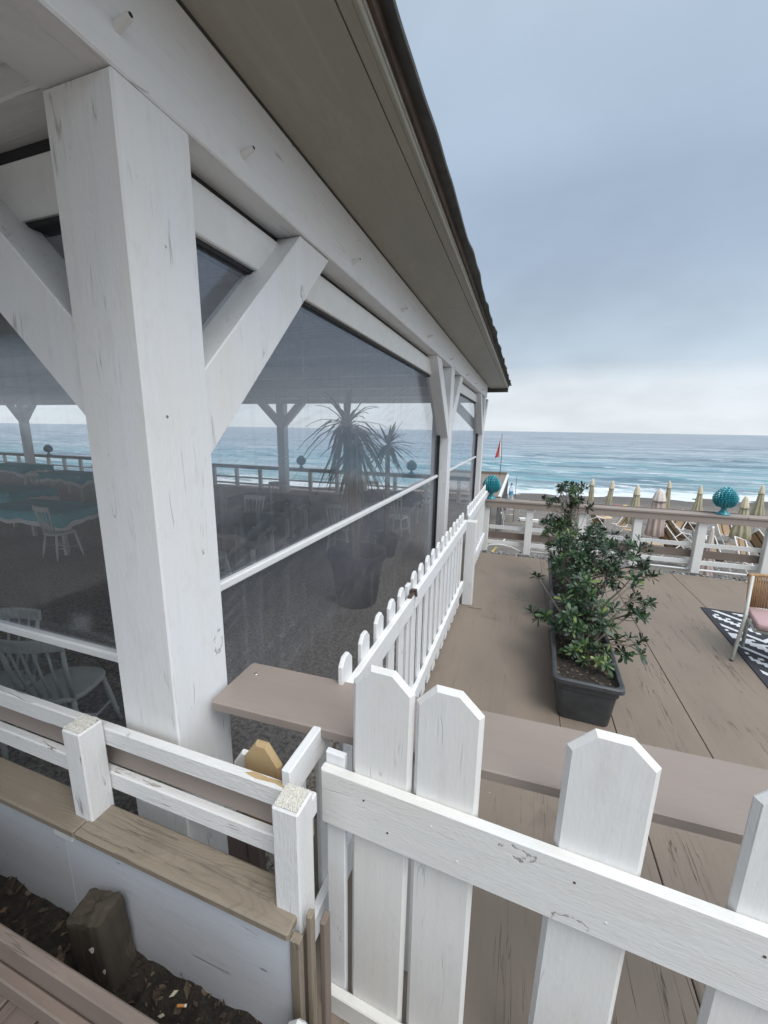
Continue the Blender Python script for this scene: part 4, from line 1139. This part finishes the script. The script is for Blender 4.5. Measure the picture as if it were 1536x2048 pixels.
def dining_table(x, y, w, d, rz, lab, seed):
    T = thing('dining_table', lab, 'table', (x, y, -.003), R(rz), 'dining tables in the pavilion')
    mb = MB(); mb.box((-w/2, -d/2, .715), (w/2, d/2, .745), .005, 0); mb.build('tabletop', 'chair_paint', T)
    for sx in (-1, 1):
        for sy in (-1, 1):
            mb = MB(); mb.box((sx*(w/2-.07)-.03, sy*(d/2-.07)-.03, 0), (sx*(w/2-.07)+.03, sy*(d/2-.07)+.03, .714), .005, 2); mb.build('leg', 'chair_paint', T)
    def cloth(z, over, extra, mat, name, lab2, gap):
        n = 112; mb = MB(); vs = []; rings = [(.0, 0), (.97, 0), (1.0, .0), (1.0, .35), (1.0, .7), (1.0, 1.0)]
        for (s, dn) in rings:
            for k in range(n):
                a = 2*math.pi*k/n; ca, sa = math.cos(a), math.sin(a); m = 1/max(abs(ca), abs(sa))
                m = min(m, 1.36); px, py = ca*m*w/2*s, sa*m*d/2*s
                cor = max(0, m-1.05)/.31
                wv = math.sin(a*14+seed)*.5+mnoise.noise((ca*3, sa*3, seed))
                drop = (over+extra*cor+.03*wv)*dn; ou = (gap+.02*wv*dn+.03*dn)
                vs.append((px+ca*ou*(1 if s == 1 else 0), py+sa*ou*(1 if s == 1 else 0), z-drop-(.004 if s == 1 else 0)))
        fs = []
        for i in range(len(rings)-1):
            for k in range(n): fs.append((i*n+k, i*n+(k+1) % n, (i+1)*n+(k+1) % n, (i+1)*n+k))
        mb.add(vs, fs); o = mb.build(name, mat, None, smooth=True, recalc=False); o.location = (x, y, 0); o.rotation_euler = (0, 0, R(rz))
        tag(o, lab2, 'tablecloth', 'tablecloths in the pavilion'); return o
    if 'teal' in lab:
        cloth(.749, .20, .16, 'white_cloth', 'white_tablecloth', 'white under-cloth on the '+lab, .006)
        cloth(.755, .13, .10, 'teal_cloth', 'teal_tablecloth', 'teal top cloth on the '+lab, .016)
    else:
        cloth(.749, .20, .16, 'dim_white_cloth', 'dimmed_white_tablecloth', 'white under-cloth, coloured grey for the dim room, on the '+lab, .006)
        cloth(.755, .13, .10, 'dim_teal_cloth', 'dimmed_top_cloth', 'teal top cloth, coloured dark for the dim room, on the '+lab, .016)
TB = [(-8.35, 4.85, 1.9, 1.0, 8, 'teal draped table with scalloped hem left of the big post'), (-11.3, 5.9, 1.8, 1.0, 0, 'teal draped table behind the scalloped one'),
      (-9.0, 7.6, 1.8, 1.0, 5, 'teal draped table in the middle row'), (-13.2, 8.6, 2.0, 1.0, 0, 'teal draped table in the hindmost row'),
      (-4.6, 5.3, 1.4, .9, 12, 'dark draped table above the bar of the first blind'), (-5.2, 7.4, 1.5, .9, 0, 'draped table before the sea side post'),
      (-2.9, 8.9, 1.3, .9, 0, 'draped table near the pavilion corner'), (-17.5, 9.5, 2.4, 1.0, 0, 'teal draped table farthest left by the sea railing')]
for i, q in enumerate(TB): dining_table(*q, seed=i*1.7)

def inner_rail():
    T = thing('sea_railing', 'dark capped railing on the sea side of the pavilion', 'railing')
    mb = MB(); mb.box((-26, 12.40, .80), (-1.42, 12.62, .838), .004, 0); mb.build('cap_board', 'brown_dark', T)
    mb = MB(); mb.box((-26, 12.43, .715), (-1.42, 12.455, .799), .004, 0); mb.build('apron', 'brown_dark', T)
    x = -1.8
    while x > -25:
        mb = MB(); mb.box((x-.06, 12.457, -.004), (x+.06, 12.56, .798), .005, 2); mb.build('post', 'white_gate', T); x -= 1.05
    for z0, z1 in ((.34, .40), (.10, .17)):
        mb = MB(); mb.box((-26, 12.561, z0), (-1.42, 12.585, z1), .003, 0); mb.build('mid_rail', 'white_gate', T)
inner_rail()

def yucca(label, loc, heads, pot, seed, droop=.75):
    random.seed(seed)
    T = thing('potted_yucca', label, 'plant', loc)
    if pot:
        mb = MB(); mb.lathe([(.25, 0), (.26, .01), (.345, .60), (.345, .62), (.385, .625), (.385, .70), (.36, .705), (.33, .66), (.30, .5)], (0, 0, 0), 28); mb.build('pot', 'bucket', T, smooth=True, autos=40)
    else:
        mb = MB(); mb.lathe([(.16, 0), (.21, .34), (.235, .345), (.235, .39), (.20, .385), (.18, .3)], (0, 0, 0), 24); mb.build('pot', 'bucket', T, smooth=True, autos=40)
    st = MB(); lf = MB()
    for (hx, hy, hz, r, n) in heads:
        st.tube([(hx*.2, hy*.2, .3), (hx*.6, hy*.6, hz*.6), (hx, hy, hz)], [.05, .045, .038], 10)
        for k in range(n):
            a = random.uniform(0, 6.283); el = R(random.uniform(-60, 70)); L = r*random.uniform(.75, 1.1); w = .024
            d = Vector((math.cos(a)*math.cos(el), math.sin(a)*math.cos(el), math.sin(el)))
            s = d.cross(Vector((0, 0, 1))); s = s.normalized() if s.length > .05 else Vector((1, 0, 0))
            vs = []
            for i, (t, ww) in enumerate(((0, .7), (.3, 1), (.6, .85), (.85, .5), (1, .04))):
                p = Vector((hx, hy, hz))+d*(L*t)+Vector((0, 0, -droop*L*t*t*math.cos(el))); vs += [p-s*w*ww, p+Vector((0, 0, -.006)), p+s*w*ww]
            fs = []
            for i in range(4):
                j = i*3; fs += [(j, j+1, j+4, j+3), (j+1, j+2, j+5, j+4)]
            lf.add(vs, fs)
    st.build('trunk', 'bark', T, smooth=True); lf.build('foliage', 'yucca', T, recalc=False)
yucca('big yucca with drooping sword leaves in a black bucket behind the first blind', (-1.93, 4.60, -.003), [(-.14, 0, 2.28, .72, 75), (-.02, .05, 2.05, .58, 45)], True, 3)
yucca('smaller spiky yucca beyond the bucket, against the sea', (-2.20, 6.6, -.003), [(0, 0, 1.99, .52, 55)], False, 4, .3)

# ================================================================ BEACH
random.seed(11)
def umbrella(label, loc, H, rb, cap, canvas, lean, cap_r=None, table=True, zt=.72, low=.95):
    x, y = loc; gz = ground_z(x, y)
    T = thing('beach_umbrella', label, 'umbrella', (x, y, gz), 0, 'closed beach umbrellas')
    mb = MB(); mb.tube([(0, 0, -.2), (lean[0]*H, lean[1]*H, H)], .022, 12); mb.build('pole', 'white_tube', T, smooth=True)
    ph = random.random()*6
    rb *= .88
    def fold(a, t): return 1+.22*math.cos(8*a+ph)*(.4+.6*(1-t))+.05*math.sin(3*a+ph)
    zc = H-.36; rt = cap_r or rb*.5
    prof = [(rb*.90, low), (rb, low+.03), (rb*.9, low+.28), (rt*1.05+ (rb-rt)*.35, (low+zc)/2), (rt*.95, zc-.02), (rt*.75, zc+.05)]
    mb = MB(); mb.lathe(prof, (0, 0, 0), 64, fold, lean); mb.build('canopy', canvas, T, smooth=True)
    mb = MB(); mb.lathe([(rt*1.18, zc-.05), (rt*1.12, zc), (rt*.8, H-.16), (rt*.45, H-.05), (.012, H)], (0, 0, 0), 48, lambda a, t: 1+.06*math.cos(8*a+ph), lean); mb.build('cap', cap, T, smooth=True)
    if table:
        mb = MB(); mb.lathe([(.30, zt-.015), (.32, zt-.01), (.32, zt+.012), (.31, zt+.016)], (lean[0]*zt, lean[1]*zt, 0), 32); tb = mb.build('table', 'table_tan', T)
        mb = MB(); mb.lathe([(.04, 0), (.04, zt-.1), (.10, zt-.02)], (lean[0]*.3, lean[1]*.3, 0), 16); mb.build('sleeve', 'white_tube', tb, smooth=True)
    return T
umbrella('straw coloured closed umbrella right of the right hand pine cone, nearer one', (6.86, 15.55), 2.35, .27, 'sand_cream', 'umb_green', (0, .06), .10)
umbrella('pink closed umbrella with an off-white cap behind the middle railing post', (4.30, 14.95), 2.50, .27, 'umb_white', 'umb_pink', (.01, .05), .17)
umbrella('straw closed umbrella just left of the right hand pine cone', (7.92, 22.1), 2.42, .24, 'sand_cream', 'umb_green', (.01, .03), .09)
umbrella('slim straw umbrella standing between the pink one and the pine cone', (7.40, 24.4), 2.50, .14, 'sand_cream', 'umb_green', (-.02, 0), .09)
umbrella('slim leaning straw umbrella beside the bright beach balls', (4.00, 21.6), 2.52, .16, 'sand_cream', 'umb_green', (.09, .02), .10)
umbrella('wide straw umbrella right of the bright beach balls', (4.34, 17.9), 2.50, .26, 'sand_cream', 'umb_green', (.02, .04), .10)
umbrella('slim straw umbrella half hidden behind the tall shrub', (4.08, 26.2), 2.30, .16, 'sand_cream', 'umb_green', (-.02, .0), .11)
umbrella('straw closed umbrella at the right edge behind the pine cone', (10.66, 23.1), 2.50, .28, 'sand_cream', 'umb_green', (.01, .03), .10)
umbrella('pink umbrella closest to the deck, low behind the railing post', (3.98, 10.3), 1.85, .30, 'umb_white', 'umb_pink', (.03, .0), .06, False, low=.25)

def sunbed():
    T = thing('folding_deckchair', 'x', 'deckchair')
    # two crossing tubular frames with a striped sling
    for s in (-1, 1):
        mb = MB(); mb.tube([(s*.27, -.45, 0), (s*.27, .05, .48), (s*.27, .42, .98)], .017, 8); mb.build('frame', 'white_tube', T, smooth=True)
        mb = MB(); mb.tube([(s*.30, .40, 0), (s*.30, 0, .42), (s*.30, -.34, .44)], .015, 8); mb.build('leg', 'white_tube', T, smooth=True)
    mb = MB(); mb.tube([(-.27, .42, .98), (.27, .42, .98)], .015, 8); mb.tube([(-.30, -.34, .44), (.30, -.34, .44)], .015, 8); mb.tube([(-.27, -.45, 0.02), (.27, -.45, .02)], .015, 8); mb.build('crossbar', 'white_tube', T, smooth=True)
    mb = MB(); vs = []; fs = []; gs = []
    pf = [(.42, .99), (.30, .78), (.18, .58), (.08, .44), (-.02, .38), (-.16, .38), (-.28, .42), (-.34, .452)]
    for th in (0, -.006):
        for (y, z) in pf:
            for x in (-.255, -.1, .1, .255): vs.append((x, y, z+th)); gs.append((y, x, z))
    n = len(pf)
    for k in range(2):
        for i in range(n-1):
            for j in range(3): a = k*n*4+i*4+j; fs.append((a, a+1, a+5, a+4))
    mb.add(vs, fs, gs); mb.build('sling', 'sling', T, recalc=False, smooth=True)
    return T
sb = sunbed()
SB = [(3.55, 21.2, 95, 80, 'deckchair folded against the table under the leaning slim umbrella'), (4.75, 21.3, -60, 0, 'deckchair right of the leaning slim umbrella'),
      (3.3, 24.8, 100, 75, 'deckchair upright beside the half hidden umbrella'), (4.9, 17.4, 30, 62, 'deckchair tipped over below the wide straw umbrella'),
      (5.9, 17.6, 115, 78, 'folded deckchair with dark stripes between two railing posts'), (7.35, 21.6, 80, 76, 'deckchair leaning left of the table by the pine cone post'),
      (6.7, 21.0, -20, 35, 'deckchair lying skewed left of the table by the pine cone post'), (4.85, 14.5, 110, 70, 'striped deckchair stacked beside the pink umbrella table'),
      (5.35, 13.9, 60, 58, 'deckchair fallen sideways near the pink umbrella table'), (6.0, 14.9, 20, 0, 'deckchair left of the nearer straw umbrella, frame showing'),
      (7.55, 15.2, 105, 74, 'deckchair leaning right of the nearer straw umbrella'), (7.3, 13.6, 70, 55, 'deckchair tipped in front of the nearer straw umbrella'),
      (8.3, 15.9, 95, 72, 'deckchair at the right edge beyond the railing'), (8.6, 20.6, 10, 0, 'deckchair upright behind the right hand pine cone'),
      (5.7, 12.6, 40, 30, 'deckchair near the foot of the railing post'), (8.2, 13.2, 60, 60, 'deckchair lowest at the right edge of the beach')]
for i, (x, y, rz, tip, lab) in enumerate(SB):
    o = sb if i == 0 else copy_tree(sb)
    o.location = (x, y, ground_z(x, y)+(.28 if tip > 20 else .0)); o.rotation_euler = (R(tip*.25), R(tip*.55), R(rz)); o['label'] = lab; o['group'] = 'folding deckchairs on the beach'
    if tip > 20: o.location.z = ground_z(x, y)+.26
for (x, y, s, lab) in ((.30, 23.2, .34, 'white foam box on the shingle, left of the railing post'), (.95, 23.0, .32, 'white foam box on the shingle, right of the railing post')):
    mb = MB(); z = ground_z(x, y); mb.box((-s/2, -.12, 0), (s/2, .12, .12), .02, 0); o = thing('foam_box', lab, 'box', (x, y, z), .2, 'foam boxes on the shingle'); mb.build('tray', 'foam', o)
    mb = MB(); mb.box((-s/2-.015, -.135, .121), (s/2+.015, .135, .15), .012, 0); mb.build('lid', 'foam', o)
for (x, y, m, lab) in ((5.55, 28.5, 'blue', 'blue beach ball on the shingle'), (5.95, 28.5, 'red', 'red beach ball on the shingle'), (6.40, 28.5, 'yellow', 'yellow beach ball on the shingle')):
    mb = MB(); r = .26; mb.lathe([(max(.01, r*math.sin(math.pi*i/12)), -r*math.cos(math.pi*i/12)) for i in range(13)], (0, 0, 0), 24); o = mb.build('beach_ball', m, smooth=True)
    o.location = (x, y, ground_z(x, y)+.30); tag(o, lab, 'ball', 'beach balls')

def platform():
    T = thing('beach_platform', 'raised brown timber platform with a pale edge beyond the railing', 'platform')
    mb = MB(); x = -5.2
    while x < -.9: mb.box((x, 17.3, -.55), (min(x+.145, -.85), 26.7, -.5), .004, 1); x += .15
    mb.build('deck_boards', 'deck', T)
    mb = MB(); mb.box((-.845, 17.3, -.60), (-.72, 26.75, -.46), .006, 1); mb.build('edge_beam', 'white_worn', T)
    mb = MB(); mb.box((-5.2, 26.72, -.60), (-.85, 26.80, -.34), .006, 0); mb.build('end_beam', 'brown_dark', T)
    mb = MB(); mb.box((-5.2, 17.2, -.62), (-.72, 17.29, -.45), .006, 0); mb.build('end_beam', 'brown_dark', T)
    for y in (17.5, 20.5, 23.5, 26.5):
        mb = MB(); mb.box((-.86, y, -3.2), (-.73, y+.13, -.61), .006, 2); mb.build('leg', 'grey_wall', T)
        mb = MB(); mb.box((-5.1, y, -3.2), (-4.97, y+.13, -.56), .006, 2); mb.build('leg', 'grey_wall', T)
    mb = MB(); mb.box((-5.0, 17.35, -2.6), (-1.1, 17.42, -.63), .006, 0); mb.build('skirt', 'grey_wall', T)
    for a, b in (((-.70, 17.4, -.7), (-.62, 20.4, -2.1)), ((-.66, 17.6, -1.2), (-.60, 19.8, -2.3))):
        mb = MB(); mb.bar(a, b, .05, .09); mb.build('brace', 'white_worn', T)
    F = thing('flagpole', 'thin pole with a red and white flag on the beach platform', 'flag', (-1.25, 26.0, -.5))
    mb = MB(); mb.tube([(0, 0, 0), (.02, 0, 1.2), (-.05, 0, 2.6)], [.02, .018, .012], 8); mb.build('pole', 'cable', F, smooth=True)
    mb = MB(); vs = []; fs = []
    def cl(x0, x1, name, mat):
        mb = MB(); vs = []; fs = []; n = 10
        for j in range(n):
            t = j/(n-1); z = 2.35-1.15*t
            for k in range(5):
                u = x0+(x1-x0)*k/4
                vs.append((-.04-u*(.22+.78*t)*.34, .05*math.sin(u*9+t*4), z+.25*(1-u)*(1-t)-.12*u))
        for j in range(n-1):
            for k in range(4): a = j*5+k; fs.append((a, a+1, a+6, a+5))
        mb.add(vs, fs); mb.build(name, mat, F, recalc=False, smooth=True)
    cl(.0, .45, 'white_half', 'flagwhite'); cl(.45, 1.0, 'red_half', 'flagred')
    L = thing('beach_ladder', 'thin pale ladder standing by the platform edge', 'ladder', (-.55, 22.6, ground_z(-.55, 22.6)))
    for s in (0, .35):
        mb = MB(); mb.tube([(s, 0, 0), (s, 0, 2.45 if s else 1.6)], .015, 8); mb.build('upright', 'cable' if s else 'white_tube', L, smooth=True)
    for z in (.4, .7, 1.0, 1.3):
        mb = MB(); mb.tube([(0, 0, z), (.35, 0, z)], .012, 8); mb.build('rung', 'white_tube', L, smooth=True)
    C_ = thing('pipe_bundle', 'white and yellow pipes lying on the shingle behind the railing corner', 'pipes')
    for x, y0, y1, m, r in ((-.45, 9.2, 10.6, 'white_plastic', .075), (-.60, 9.0, 12.5, 'yellow', .03), (-.38, 11.0, 14.5, 'white_plastic', .03)):
        mb = MB(); mb.tube([(x, y0, ground_z(x, y0)+.9), (x+.05, y1, ground_z(x, y1)+.55)], r, 12); mb.build('pipe', m, C_, smooth=True)
platform()
